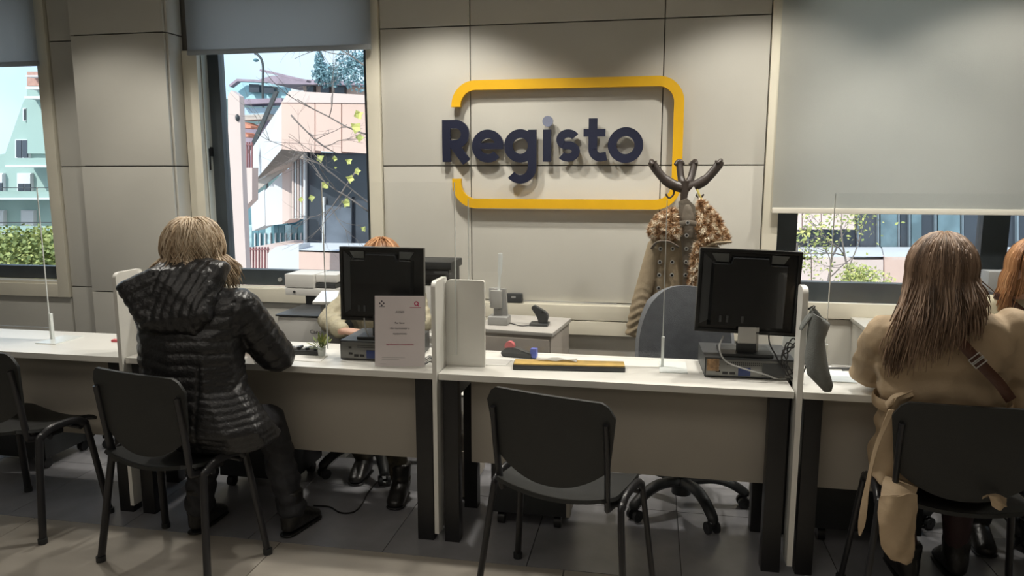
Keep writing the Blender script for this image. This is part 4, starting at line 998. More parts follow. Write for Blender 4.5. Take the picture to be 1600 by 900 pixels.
wchild(p1,remesh('jacket_hood',bm,M_puff,.0065,None,3,hoodd))
bm=bmesh.new()
for k in (0,1):
    hp,kn,an=J['hips'][k],J['knees'][k],J['ankles'][k]
    chain(bm,[hp,hp.lerp(kn,.5),kn],[.10,.09,.068]); chain(bm,[kn,kn.lerp(an,.4),an+V((0,0,.01))],[.067,.066,.062])
hull(bm,[(J['hips'][0],.10),(J['hips'][1],.10)])
wchild(p1,remesh('trousers',bm,M_jean,.009,None,3,lambda co,no: sn(co,38,3)*.006+.004*np.sin(co[:,2]*95+5*np.sin(co[:,0]*20))*(co[:,2]<.4)))
def boots(J,parent,m,top=.18,name='boot',heel=.0):
    for k in (0,1):
        an=J['ankles'][k]; t=J['toes'][k]; bm=bmesh.new(); d=(t-an); d.z=0; d.normalize()
        hull(bm,[(an+V((0,0,top-.10)),(.052,.052,.012)),(an-V((0,0,.02)),(.045,.047,.03))])
        hull(bm,[(an-V((0,0,.02))-d*.01,(.045,.047,.03)),(an-d*.025-V((0,0,.065)),(.036,.038,.024)),(t-V((0,0,-.005)),(.045,.042,.024)),(an+d*.05-V((0,0,.03)),(.04,.04,.03))])
        b=remesh(name,bm,m,.008,None,3); wchild(parent,b)
        bm=bmesh.new(); hull(bm,[(V((an.x,an.y,.008))-d*.03,(.040,.042,.008)),(V((t.x,t.y,.008)),(.048,.045,.008))]); s=remesh('sole',bm,M_black,.007,None,2); s.parent=b
boots(J,p1,M_boot,.19)
hd=J['head']
def bob(rng):
    az=rng.uniform(0,2*PI)
    face=math.cos(az-PI/2)   # 1 towards +Y (the face)
    if face>.55 and rng.random()<.85: return None
    e0=rng.uniform(.15,1.45); r=(.090,.104,.106); pts=[]
    jr=1.08+rng.uniform(-.03,.12); wob=rng.uniform(-.8,.8); tw=rng.uniform(-.7,.7)
    n1=7
    for i in range(n1):
        el=e0+(-.25-e0)*i/(n1-1); a=az+tw*i/n1
        vol=jr-.05+.16*math.sin(max(0,min(1,(e0-el)/1.2))*PI)
        pts.append(hd+V((math.cos(a)*math.cos(el)*r[0]*vol,math.sin(a)*math.cos(el)*r[1]*vol,.018+math.sin(el)*r[2]*vol)))
    L_=rng.uniform(.06,.165)*(1 if face<0 else .8); d=V((math.cos(az),math.sin(az),0)); s=V((-d.y,d.x,0))
    p=pts[-1]; fl=rng.uniform(-.2,1.0)
    for j in range(1,6):
        t=j/5; pts.append(p+V((0,0,-L_*t))+d*(.045*math.sin(t*1.9)+.035*fl*t*t)+s*(.024*wob*math.sin(t*4+wob*2)))
    return pts
wchild(p1,hair('hair',M_hair1,p1,hd,None,bob,2000,5,[[(hd+V((0,-.012,.025)),(.100,.105,.105)),(hd+V((0,-.03,-.03)),(.108,.09,.08))],[(hd+V((0,-.03,-.03)),(.112,.085,.08)),(hd+V((0,-.035,-.09)),(.125,.075,.035))]]))
# ---------------- woman in beige trench coat
p2=empty('person',(.98,2.60,.47),'woman with long brown hair in a beige trench coat with a brown shoulder strap','person')
K=dict(head=V((.95,2.66,1.205)),face=V((-.08,1,-.10)).normalized(),neck=V((.945,2.65,1.07)),
 shoulders=(V((.79,2.63,1.00)),V((1.16,2.62,1.03))),hips=(V((.92,2.70,.55)),V((1.09,2.70,.55))),
 elbows=(V((.80,2.85,.81)),V((1.25,2.72,.80))),wrists=(V((.92,2.97,.775)),V((1.15,2.96,.775))),hand=(V((.4,1,0)),V((-.4,1,-.02))),
 knees=(V((.89,2.86,.49)),V((1.14,2.86,.49))),ankles=(V((.99,2.86,.10)),V((1.18,2.92,.11))),toes=(V((.99,2.99,.022)),V((1.185,3.04,.022))))
bm=bmesh.new(); body_blobs(K,bm); wchild(p2,remesh('body',bm,M_skin,.0065,None,2))
bm=bmesh.new(); up=V((0,0,1))
hull(bm,[(K['shoulders'][0]+V((.02,0,-.01)),(.07,.075,.065)),(K['shoulders'][1]-V((.02,0,.01)),(.07,.075,.065)),(V((.94,2.62,1.055)),(.10,.075,.035)),(V((.965,2.65,.90)),(.210,.120,.09))])
hull(bm,[(V((.965,2.65,.91)),(.215,.120,.08)),(V((.985,2.655,.745)),(.20,.105,.04))])
hull(bm,[(V((.985,2.655,.745)),(.20,.105,.04)),(V((1.0,2.68,.56)),(.225,.125,.06))]); hull(bm,[(V((1.0,2.68,.56)),(.225,.125,.06)),(V((1.0,2.70,.485)),(.21,.12,.03))])
for k in (0,1):
    s,e_,w=K['shoulders'][k],K['elbows'][k],K['wrists'][k]
    chain(bm,[s,s.lerp(e_,.5),e_,e_+(w-e_)*.5,w-(w-e_).normalized()*.03],[(.076,.076,.073),(.072,.074,.074),(.066,.068,.064),(.060,.062,.056),(.050,.050,.042)])
def td(co,no):
    x,z=co[:,0],co[:,2]
    belt=-.006*np.exp(-((z-.765)/.02)**2)
    fold=.008*np.sin((x-.96)*60+8*np.sin(z*9))*np.clip((.80-z)*6,0,1)+.006*np.sin((z*55)+14*np.abs(x-.96))*np.exp(-((z-.85)/.06)**2)
    arm=.003*np.sin(z*45+x*20)*(np.abs(x-.95)>.20)
    diag=.007*np.sin((z+1.2*np.abs(x-.96))*48)*np.exp(-((np.abs(x-.96)-.15)/.05)**2)*(z>.9)
    return belt+fold+arm+diag+sn(co,14,2)*.004+sn(co,40,5)*.0025
wchild(p2,remesh('trench_coat',bm,M_trench,.0075,None,4,td))
# belt (follows the waist) and skirt falling behind the seat
bm=bmesh.new(); pts=[V((.982+.213*math.cos(a),2.655+.118*math.sin(a),.765+.008*math.sin(a*3))) for a in [2*PI*i/40 for i in range(41)]]
tube(bm,pts,.004,8,r2=.021,up=(1,0,0),cap=False); wchild(p2,fin('coat_belt',bm,M_trench,None,60))
def cloth(name,cols,m,parent,th=.004,sub=3,wob=.004,seed=0,**k):
    """cols: list of columns of world points -> smooth sheet with thickness"""
    rows=[curve(c,4) for c in cols]; n=len(rows[0]); cross=[curve([r[i] for r in rows],sub) for i in range(n)]
    bm=bmesh.new(); g=[[bm.verts.new(p+V((0,wob*math.sin(i*1.1+j*.9+seed)+wob*.6*math.sin(j*2.3+seed),0))) for i,p in enumerate(c)] for j,c in enumerate(cross)]
    for j in range(len(g)-1):
        for i in range(len(g[0])-1): bm.faces.new((g[j][i],g[j][i+1],g[j+1][i+1],g[j+1][i]))
    bmesh.ops.recalc_face_normals(bm,faces=bm.faces); bmesh.ops.solidify(bm,geom=bm.faces[:],thickness=th)
    return wchild(parent,fin(name,bm,m,None,60,**k))
cloth('coat_skirt_left',[[P(1400,620,2.50),P(1372,690,2.56),P(1362,735,2.60),P(1368,745,2.60)],[P(1412,640,2.53),P(1392,700,2.55),P(1380,738,2.57),P(1380,760,2.55)],[P(1425,645,2.54),P(1415,700,2.55),P(1402,740,2.56),P(1400,762,2.55)],[P(1445,645,2.55),P(1440,700,2.56),P(1436,740,2.56),P(1432,762,2.55)]],M_trench,p2,label='coat side spilling over the seat edge')
cloth('coat_tail',[[P(1376,775,2.47),P(1373,810,2.46),P(1377,850,2.45),P(1392,872,2.45)],[P(1395,775,2.44),P(1394,815,2.43),P(1398,855,2.43),P(1404,878,2.43)],[P(1415,772,2.45),P(1416,815,2.44),P(1416,860,2.44),P(1414,881,2.44)],[P(1432,772,2.47),P(1430,815,2.46),P(1427,855,2.46),P(1424,880,2.46)]],M_trench,p2,wob=.006,label='beige coat tail hanging below the seat')
cloth('coat_under',[[P(1376,776,2.47),P(1380,750,2.52),P(1385,740,2.58)],[P(1405,774,2.45),P(1405,757,2.49),P(1408,745,2.58)],[P(1432,773,2.47),P(1434,762,2.50),P(1436,750,2.58)]],M_trench,p2,wob=.003)
cloth('belt_end',[[P(1388,640,2.44),P(1366,700,2.45),P(1352,760,2.45),P(1341,815,2.44),P(1343,836,2.44)],[P(1397,640,2.44),P(1372,702,2.44),P(1359,762,2.44),P(1353,815,2.43),P(1345,837,2.435)]],M_trench,p2,wob=.001,label='hanging belt end')
cloth('belt_knot',[[P(1384,628,2.53),P(1385,634,2.52),P(1384,640,2.53)],[P(1400,616,2.53),P(1401,624,2.51),P(1402,634,2.53)],[P(1425,609,2.54),P(1425,615,2.53),P(1425,621,2.54)]],M_trench,p2,wob=.004)
cloth('coat_fold',[[P(1535,780,2.47),P(1545,775,2.44),P(1550,790,2.43)],[P(1555,773,2.45),P(1560,780,2.42),P(1560,796,2.42)],[P(1572,778,2.46),P(1570,788,2.44),P(1566,792,2.43)]],M_trench,p2,wob=.004)
# shoulder strap with buckle
sp=[P(1470,505,2.505),P(1490,522,2.485),P(1515,550,2.478),P(1540,577,2.480),P(1562,600,2.485),P(1580,625,2.49)]
wchild(p2,TB('shoulder_strap',sp,.0035,M_leath,None,r2=.0165,up=(0,-1,0)))
for a in (.42,.60):
    q=sp[2].lerp(sp[3],a*1.1-.1); d=(sp[3]-sp[2]).normalized(); s=d.cross(V((0,-1,0))).normalized()
    bm=bmesh.new(); l=[q+s*.020+d*.010,q-s*.020+d*.010,q-s*.020-d*.010,q+s*.020-d*.010]
    tube(bm,[x+V((0,-.006,0)) for x in l+[l[0]]],.0022,6); wchild(p2,fin('buckle',bm,M_silver,None,50))
bm=bmesh.new()
for k in (0,1):
    hp,kn,an=K['hips'][k],K['knees'][k],K['ankles'][k]
    chain(bm,[hp,hp.lerp(kn,.5),kn],[.098,.085,.062]); chain(bm,[kn,kn.lerp(an,.4),an],[.062,.060,.042])
hull(bm,[(K['hips'][0],.095),(K['hips'][1],.095)])
wchild(p2,remesh('dark_leggings',bm,mat('plum_black_tights',(.040,.018,.020),.55,var=.1),.009,None,3))
boots(K,p2,M_boot,.15)
hd2=K['head']
def longh(rng):
    az=rng.uniform(0,2*PI); face=math.cos(az-PI/2)
    if face>.45 and rng.random()<.9: return None
    e0=rng.uniform(.1,1.5); r=(.094,.105,.108); jr=1.05+rng.uniform(-.05,.07); pts=[]; tw=rng.uniform(-.15,.15)
    for i in range(7):
        el=e0+(-.15-e0)*i/6; a=az+tw*i/6
        pts.append(hd2+V((math.cos(a)*math.cos(el)*r[0]*jr,math.sin(a)*math.cos(el)*r[1]*jr,.02+math.sin(el)*r[2]*jr)))
    p=pts[-1]; back=max(0,-face); x=math.cos(az)
    # fall down the back, spreading sideways; longer at left
    L_=rng.uniform(.15,.245)-.085*x+rng.uniform(-.03,.02); end=V((p.x+x*(.05 if x<0 else .012)+rng.gauss(-.012,.014),0,p.z-L_))
    yb=2.415 if True else 0
    endy=(2.465+.025*rng.random()+ (.09 if x<0 else .13)*(abs(x)**2)) ; wv=rng.uniform(-1,1)
    for j in range(1,10):
        t=j/9; s=t*t*(3-2*t)
        pts.append(V((p.x+(end.x-p.x)*s+.006*wv*math.sin(t*6),p.y+(endy-p.y)*min(1,s*1.25)+.0,p.z+(end.z-p.z)*t)))
    return pts
wchild(p2,hair('hair',M_hair2,p2,hd2,None,longh,2300,9,[[(hd2+V((0,-.010,.025)),(.100,.107,.105)),(hd2+V((0,-.03,-.05)),(.105,.085,.08))],[(hd2+V((0,-.04,-.05)),(.103,.08,.07)),(hd2+V((-.004,-.10,-.15)),(.10,.035,.03))],[(hd2+V((-.004,-.10,-.15)),(.10,.035,.03)),(hd2+V((-.01,-.11,-.17)),(.085,.02,.015))]]))
# ---------------- clerk hidden by the left monitor (faces us)
p3=empty('person',(-1.40,3.62,.47),'ginger-haired clerk in a pale olive knit sitting almost hidden behind the left monitor','person')
Q=dict(head=V((-1.365,3.60,1.075)),face=V((.05,-1,-.25)).normalized(),neck=V((-1.375,3.64,.94)),
 shoulders=(V((-1.21,3.66,.88)),V((-1.55,3.66,.88))),hips=(V((-1.31,3.62,.56)),V((-1.49,3.62,.56))),
 elbows=(V((-1.12,3.48,.80)),V((-1.60,3.46,.80))),wrists=(V((-1.24,3.30,.785)),V((-1.46,3.29,.785))),hand=(V((-1,-.2,0)),V((1,-.25,0))),
 knees=(V((-1.22,3.22,.50)),V((-1.48,3.22,.50))),ankles=(V((-1.145,3.20,.10)),V((-1.42,3.42,.10))),toes=(V((-1.135,3.09,.022)),V((-1.42,3.31,.022))))
bm=bmesh.new(); body_blobs(Q,bm); wchild(p3,remesh('body',bm,M_skin,.0065,None,2))
def top_garment(J,parent,m,name='knit_top',seed=1,waist=.52):
    bm=bmesh.new(); s0,s1=J['shoulders']; c=(s0+s1)/2; h_=(J['hips'][0]+J['hips'][1])/2
    hull(bm,[(s0,(.07,.07,.06)),(s1,(.07,.07,.06)),(J['neck'],(.075,.07,.02)),(c-V((0,0,.14)),(.165,.12,.08))]); hull(bm,[(c-V((0,0,.14)),(.165,.12,.08)),(h_,(.185,.135,.06))])
    for k in (0,1):
        s,e_,w=J['shoulders'][k],J['elbows'][k],J['wrists'][k]
        chain(bm,[s,s.lerp(e_,.5),e_,e_.lerp(w,.5),w-(w-e_).normalized()*.02],[.068,.064,.058,.052,.040])
    return wchild(parent,remesh(name,bm,m,.0085,None,4,lambda co,no: sn(co,30,seed)*.006+.003*np.sin(co[:,0]*120+6*np.sin(co[:,2]*18))))
def legs(J,parent,m):
    bm=bmesh.new()
    for k in (0,1):
        hp,kn,an=J['hips'][k],J['knees'][k],J['ankles'][k]; chain(bm,[hp,hp.lerp(kn,.5),kn],[.095,.085,.064]); chain(bm,[kn,kn.lerp(an,.4),an],[.064,.060,.048])
    hull(bm,[(J['hips'][0],.095),(J['hips'][1],.095)])
    wchild(parent,remesh('trousers',bm,m,.009,None,3,lambda co,no: sn(co,38,3)*.005))
top_garment(Q,p3,M_sweat); legs(Q,p3,mat('olive_print_trousers',(.05,.042,.025),.7,var=.5,scale=30)); boots(Q,p3,M_boot,.17)
h3=Q['head']
def mk(hd,flip,L0,L1,frontw=.45):
    def f(rng):
        az=rng.uniform(0,2*PI); face=math.cos(az-(-PI/2 if flip else PI/2))
        if face>frontw and rng.random()<.92: return None
        e0=rng.uniform(.1,1.5); jr=1.05+rng.uniform(-.04,.07); pts=[]
        for i in range(7):
            el=e0+(-.15-e0)*i/6; pts.append(hd+V((math.cos(az)*math.cos(el)*.095*jr,math.sin(az)*math.cos(el)*.105*jr,.02+math.sin(el)*.108*jr)))
        p=pts[-1]; L_=rng.uniform(L0,L1); w=rng.uniform(-1,1)
        for j in range(1,7):
            t=j/6; pts.append(p+V((math.cos(az)*.03*t+.008*w*math.sin(t*5),math.sin(az)*.02*t,-L_*t)))
        return pts
    return f
wchild(p3,hair('hair',M_hair3,p3,h3,None,mk(h3,True,.05,.12),1000,11,[[(h3+V((0,.015,.03)),(.097,.100,.10)),(h3+V((0,.04,-.03)),(.095,.07,.07))]]))
# ---------------- fair-haired clerk at right edge
p4=empty('person',(1.60,3.62,.47),'fair-haired clerk in a pale olive jacket cut off by the right edge of the photo','person')
hx=P(1618,440,3.45)
S=dict(head=V((hx.x,3.47,1.13)),face=V((.45,-1,-.25)).normalized(),neck=V((hx.x-.01,3.53,.995)),
 shoulders=(V((hx.x+.16,3.58,.955)),V((hx.x-.17,3.53,.955))),hips=(V((1.69,3.60,.56)),V((1.51,3.60,.56))),
 elbows=(V((hx.x+.24,3.44,.79)),V((hx.x-.23,3.42,.79))),wrists=(V((hx.x+.12,3.28,.765)),V((hx.x-.06,3.24,.765))),hand=(V((-.5,-.7,0)),V((.6,-.6,0))),
 knees=(V((1.66,3.22,.50)),V((1.42,3.22,.50))),ankles=(V((1.58,3.22,.10)),V((1.38,3.24,.10))),toes=(V((1.57,3.10,.022)),V((1.37,3.12,.022))))
bm=bmesh.new(); body_blobs(S,bm); wchild(p4,remesh('body',bm,M_skin,.0065,None,2))
top_garment(S,p4,mat('pale_khaki_jacket',(.50,.46,.33),.75,var=.06,scale=12),'khaki_jacket',5); legs(S,p4,M_jean); boots(S,p4,M_boot,.15)
wchild(p4,TB('bag_strap',[V((hx.x-.15,3.455,1.02)),V((hx.x-.10,3.44,1.0)),V((hx.x-.04,3.42,.95)),V((hx.x+.02,3.42,.88))],.004,M_leath,None,r2=.014,up=(0,-1,0)))
h4=S['head']
wchild(p4,hair('hair',M_hair3,p4,h4,None,mk(h4,True,.12,.20,.5),1300,12,[[(h4+V((0,.01,.03)),(.098,.102,.10)),(h4+V((-.01,.04,-.05)),(.100,.07,.09))]]))
# ================================================================= OUTSIDE (seen through the windows)
M_pink=mat('pink_render',(.68,.47,.395),.8,var=.04,scale=.8); M_pinkl=mat('pale_pink_render',(.68,.53,.48),.8,var=.03,scale=.8)
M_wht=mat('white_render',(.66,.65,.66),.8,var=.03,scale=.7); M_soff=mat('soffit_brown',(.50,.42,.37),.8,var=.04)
M_dkg=mat('dark_facade_glass',(.060,.068,.085),.15,var=.25,scale=.6); M_teal=mat('teal_facade_glass',(.12,.24,.28),.15,var=.3,scale=.8)
M_cyan=mat('pale_blue_house',(.45,.66,.72),.8,var=.04); M_roof=mat('mauve_roof',(.33,.25,.30),.8,var=.15,scale=2)
M_green=mat('pale_green_render',(.34,.45,.41),.8,var=.03,scale=.4); M_red=mat('red_railing',(.26,.10,.10),.6,var=.1)
M_gnd=mat('street_paving',(.30,.29,.27),.9,var=.1,scale=.5)
struct(BX('ground_outside',(-120,90,4.8,140,-3.2,-3.0),M_gnd,bev=0))
def ph(name,pxs,Y,d,m,parent,**k):
    """prism of depth d whose front outline stands at distance Y"""
    return wchild(parent,PR(name,[P(a,b,Y) for a,b in pxs],(0,d,0),m,None,**k))
def prism3(name,pts,d,m,parent,**k): return wchild(parent,PR(name,[P(*p) for p in pts],d,m,None,**k))
# --- pink building with cantilevered block
e=empty('pink_building',P(480,430,12),'pink building with a cantilevered block and dark glass front seen through the middle window','building')
Yb=12.0
for a,b in ((440,491.5),(493,533),(534.5,575),(576.5,640)):
    s=(a-440)/130; t=(b-440)/130
    ph('facade_panel',[(a,160+s*2),(b,160+t*2),(b,240+(t-1)*2.5),(a,233+s*5)],Yb,.25,M_pink,e)
ph('parapet_cap',[(440,160),(452,142),(640,152),(640,162)],Yb-.02,.5,M_pinkl,e)
ph('upper_mass',[(442,162),(640,164),(640,238),(442,232)],Yb+.3,4,M_pink,e)
# white flank going back
bm=bmesh.new(); vs=[bm.verts.new(P(*q)) for q in ((440,162,Yb),(440,233,Yb),(397,284,Yb+2.4),(391,236,Yb+2.4))]; bm.faces.new(vs)
bmesh.ops.recalc_face_normals(bm,faces=bm.faces); bmesh.ops.solidify(bm,geom=bm.faces[:],thickness=.15); wchild(e,fin('white_flank',bm,M_wht,None,None,label='white side face'))
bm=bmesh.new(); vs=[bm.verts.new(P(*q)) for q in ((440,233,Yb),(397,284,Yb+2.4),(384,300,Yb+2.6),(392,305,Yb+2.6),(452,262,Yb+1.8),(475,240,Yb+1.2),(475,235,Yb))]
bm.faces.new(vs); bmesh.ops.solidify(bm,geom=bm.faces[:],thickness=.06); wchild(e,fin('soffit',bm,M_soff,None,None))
ph('lower_block',[(391,310),(413,296),(414,352),(394,361)],Yb+2.2,.5,M_wht,e)
ph('lower_block',[(414,298),(441,270),(441,350),(415,353)],Yb+1.9,.6,M_wht,e); ph('lower_block',[(441,268),(455,262),(455,341),(441,350)],Yb+1.9,.6,M_pinkl,e)
for i in range(5): ph('fluted_fin',[(456+i*4.2,250),(458.6+i*4.2,249),(458.6+i*4.2,341),(456+i*4.2,341)],Yb+1.2,.5,M_wht if i%2 else M_pinkl,e)
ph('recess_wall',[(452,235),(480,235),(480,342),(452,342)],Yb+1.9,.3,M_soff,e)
ph('glass_front',[(475,237),(700,244),(700,384),(475,384)],Yb+.9,.3,M_dkg,e)
for a,w_,m_ in ((474,3,M_wht),(503,3.5,M_wht),(548,1.5,M_dkg)): ph('glazing_post',[(a,238 if a<500 else 308),(a+w_,238 if a<500 else 308),(a+w_,384),(a,384)],Yb+.82,.08,m_,e)
ph('lower_glass_bay',[(507,320),(548,325),(548,384),(507,384)],Yb+.85,.05,mat('blue_grey_glass',(.16,.18,.22),.15,var=.4,scale=1.5),e)
for i in range(9): ph('teal_glass_strip',[(384+i*10.2,352),(393.5+i*10.2,351),(393.5+i*10.2,386),(384+i*10.2,386)],Yb+2.9,.1,M_teal if i%3 else mat('pale_teal_glass',(.40,.55,.58),.2,var=.2),e)
ph('rear_wing',[(382,300),(480,300),(480,388),(382,388)],Yb+3.2,2,M_teal,e)
for i in range(10): ph('light_strip',[(397+i*8,365),(398.4+i*8,364),(398.4+i*8,385),(397+i*8,385)],Yb+2.85,.04,M_wht,e)
a=P(384,388,13);b=P(700,388,13); wchild(e,BX('base_storey',(a.x,b.x+4,13,17,-3,a.z),M_pinkl,None,0))
# --- planter and wall in front
e=empty('planter_wall',P(470,420,11),'low white and pink garden wall at the bottom of the middle window','wall')
ph('white_end',[(418,396),(430,386),(467,382),(467,440),(418,440)],11,.4,M_wht,e); ph('pink_face',[(467,391),(640,396),(640,440),(467,440)],11,.4,M_pink,e)
prism3('wall_cap',[(467,390.5,11),(640,395,11),(640,381,11.9),(480,379,11.9)],(0,0,-.03),M_wht,e)
# --- red railings
def railing(x0,x1,y0,y1,Y,n,label):
    e=empty('metal_railing',P((x0+x1)/2,y1,Y),label,'railing')
    for i in range(n):
        a=x0+(x1-x0)*i/(n-1); ph('railing_bar',[(a-.8,y0),(a+.8,y0),(a+.8,y1),(a-.8,y1)],Y,.03,M_red,e)
    ph('top_rail',[(x0-1,y0+3),(x1+1,y0+3),(x1+1,y0+5),(x0-1,y0+5)],Y-.02,.05,M_red,e); return e
railing(386,418,386,425,11.6,8,'red metal railing left of the white garden wall'); railing(378,393,222,262,13.5,5,'short red railing above, left of the white flank')
# --- near pink pillar
e=empty('pink_pillar',P(370,420,9.5),'tall pale pink pillar just inside the left edge of the middle window','pillar')
ph('shaft',[(356,150),(361,141),(374,150),(379,290),(386,450),(358,450)],9.5,.12,M_pinkl,e); q=P(371,184,9.49); bm=bmesh.new(); ico(bm,q,(.03,.03,.05)); wchild(e,fin('small_lamp',bm,M_dgrey,None,40))
e=empty('lower_pink_wall',P(388,300,11.7),'pinkish wall below the short red railing','wall'); ph('wall_face',[(376,262),(394,262),(394,312),(376,330)],11.7,.2,M_pinkl,e)
# dark slanting shelter, awnings
e=empty('awning_shed',P(388,240,16),'shed with stacked awnings and a dark slanting beam behind the pink pillar','shed')
ph('dark_backing',[(374,205),(440,180),(440,262),(374,262)],16.5,1.5,M_roof,e)
ph('slanting_beam',[(428,143),(434,143),(392,240),(385,240)],15,.06,M_dgrey,e)
ph('pale_fascia',[(374,155),(440,153),(440,160),(374,163)],15.6,.6,M_roof,e); ph('blue_roof_strip',[(374,168),(426,168),(420,178),(374,180)],15.8,.6,mat('pale_blue_sheet',(.42,.55,.66),.5,var=.05),e); ph('brown_fascia',[(374,180),(418,178),(414,186),(374,188)],15.7,.4,M_soff,e)
ph('orange_awning',[(377,190),(392,197),(392,200),(377,200)],15.5,.5,mat('orange_awning',(.62,.25,.16),.7,var=.05),e); ph('orange_awning',[(377,206),(388,211),(388,214),(377,214)],15.5,.5,MATS['orange_awning'],e)
# blue house and mauve roofs
e=empty('blue_house',P(400,200,40),'pale blue house with two dark windows under a thin roof, top of the middle window','house')
ph('house_wall',[(357,133),(371,125),(475,130),(475,158),(430,158),(362,158)],40,6,M_cyan,e); ph('white_wing',[(455,133),(470,132),(476,142),(476,158),(455,158)],39.5,1,M_wht,e)
for (a,b,c_,d_) in ((389,131,405,144),(412,134,428,146)):
    f=wchild(e,PR('window_frame',[P(*q,39.6) for q in ((a,b),(c_,b+1),(c_,d_),(a,d_))],(0,.5,0),M_dkg,None)); 
ph('eaves',[(357,133),(370,123),(478,128),(478,131),(371,127),(359,136)],39.3,.4,M_roof,e)
e=empty('mauve_roof_house',P(500,150,36),'long low house with a mauve roof beside the blue house','house')
ph('roof',[(405,124),(425,118),(450,119),(478,124),(580,128),(580,133),(425,131)],36,3,M_roof,e)
ph('house_wall',[(472,131),(580,133),(580,160),(478,160)],36.8,3,M_pink,e)
for i in range(3): ph('window_frame',[(479+i*22,134),(490+i*24,134.5),(490+i*24,146),(479+i*22,145)],36.5,.4,M_dkg,e)
e=empty('roof_beam',P(450,120,30),'long grey beam sloping across the sky below the street lamp','beam'); ph('beam',[(406,108),(413,109),(480,125),(478,128),(405,111)],30,.4,M_roof,e)
# street lamp
e=empty('street_lamp',P(411,160,28),'small street lamp with curved neck against the sky','street lamp')
q=P(411,160,28); wchild(e,TB('lamp_post',[V((q.x,q.y,-3)),V((q.x,q.y,0)),P(411,160,28),P(411,120,28),P(411,104,28),P(408,92,28),P(401,84,28),P(398,84,28)],.05,M_dgrey,None)); q=P(400,94,28); bm=bmesh.new(); ico(bm,q,(.11,.11,.07)); wchild(e,fin('lamp_head',bm,M_teal,None,40))
# trees
def tree(base,segs,label,seed,leafn,leafr,crowns,leafsize,spread,Y,tr=.03,depth=3,group=None,tint=(0,1),leafm=None):
    leafm=leafm or M_leaf
    rng=random.Random(seed); e=empty('tree',V((base.x,base.y,-3)),label,'tree',group)
    wchild(e,TB('trunk',[V((base.x,base.y,-3)),V((base.x+.05,base.y,(base.z-3)/2)),base],[tr*2.5]*13,M_twig,None))
    bm=bmesh.new(); tips=[]
    def br(p,d,l,r,k):
        pts=[p]; 
        for i in range(5):
            d=(d+V((rng.gauss(0,.16),rng.gauss(0,.16),rng.gauss(.02,.14)))).normalized(); pts.append(pts[-1]+d*l/5)
        tube(bm,pts,[r*(1-.5*i/5) for i in range(6)],5)
        tips.append(pts[-1]); tips.append(pts[3])
        if k: 
            for _ in range(rng.choice((2,3))):
                q=pts[rng.choice((2,3,4))]; br(q,(d+V((rng.gauss(0,.7),rng.gauss(0,.5),rng.gauss(0,.6)))).normalized(),l*.65,r*.5,k-1)
    for s in segs: br(V(s[0]),(V(s[1])-V(s[0])).normalized(),(V(s[1])-V(s[0])).length,tr,depth)
    if segs: wchild(e,fin('branches',bm,M_twig,None,180))
    bm=bmesh.new(); lay=bm.verts.layers.float.new('tint')
    for i in range(leafn):
        if crowns:
            c,r=rng.choice(crowns); v=V((rng.gauss(0,1),rng.gauss(0,1),rng.gauss(0,1))).normalized()*rng.random()**.45; q=V(c)+V((v.x*r[0],v.y*r[1],v.z*r[2]))
        else: q=rng.choice(tips)+V((rng.gauss(0,1),rng.gauss(0,1),rng.gauss(0,1)))*spread
        a=V((rng.gauss(0,1),rng.gauss(0,1),rng.gauss(0,1))).normalized()*leafsize*rng.uniform(.6,1.3); b=a.orthogonal().normalized()*a.length*.6
        f=[bm.verts.new(x) for x in (q-a,q+b,q+a,q-b)]; tv=rng.uniform(*tint)
        for v in f: v[lay]=tv
        bm.faces.new(f)
    wchild(e,fin('foliage',bm,leafm,None,None,kind='stuff')); return e
tree(P(580,230,8.5),[(P(590,215,8.6),P(455,170,8.4)),(P(600,330,8.5),P(480,230,8.3)),(P(600,120,8.5),P(505,70,8.4)),(P(575,330,8.4),P(500,265,8.4)),(P(560,262,8.5),P(500,330,8.5)),(P(455,180,8.5),P(520,245,8.5))],'bare twiggy branches with a few yellow leaves across the middle window',4,0,0,None,.05,.0,8.5,.012,3)
rng=random.Random(2)
lf=[(500,248,6),(523,248,4),(545,252,5),(558,268,5),(547,280,6),(508,290,6),(487,310,5),(541,317,7),(524,262,2),(470,312,4),(556,200,8),(560,180,7),(562,216,6),(568,358,4)]
for i,(a,b,s) in enumerate(lf):
    c=P(a,b,8.45); r=s*8.6/1155*1.25; bm=bmesh.new()
    n=9; vs=[]
    for k in range(n):
        an=2*PI*k/n+i; rr_=r*(1 if k%2 else .65); vs.append(c+V((math.cos(an)*rr_,.35*r*math.sin(an*2),math.sin(an)*rr_)))
    prism(bm,vs,(0,.008,0)); 
    lay=bm.verts.layers.float.new('tint')
    for v in bm.verts: v[lay]=.75+.04*(i%6)
    o=fin('large_leaf',bm,M_leaf,None,None); t_=[q for q in COL.objects if q.name.startswith('tree')][0]; wchild(t_,o)
tree(P(525,170,30),[],'bluish evergreen tree behind the mauve roof',6,2500,0,[(P(505,118,30),(.5,.5,.5)),(P(500,105,30),(.2,.3,.7)),(P(520,118,30),(.5,.5,.5)),(P(540,105,30),(.5,.5,.8)),(P(560,115,30),(.8,.6,.8)),(P(565,95,30),(.5,.5,.5))],.07,0,30,tint=(0,1),leafm=M_leafb)
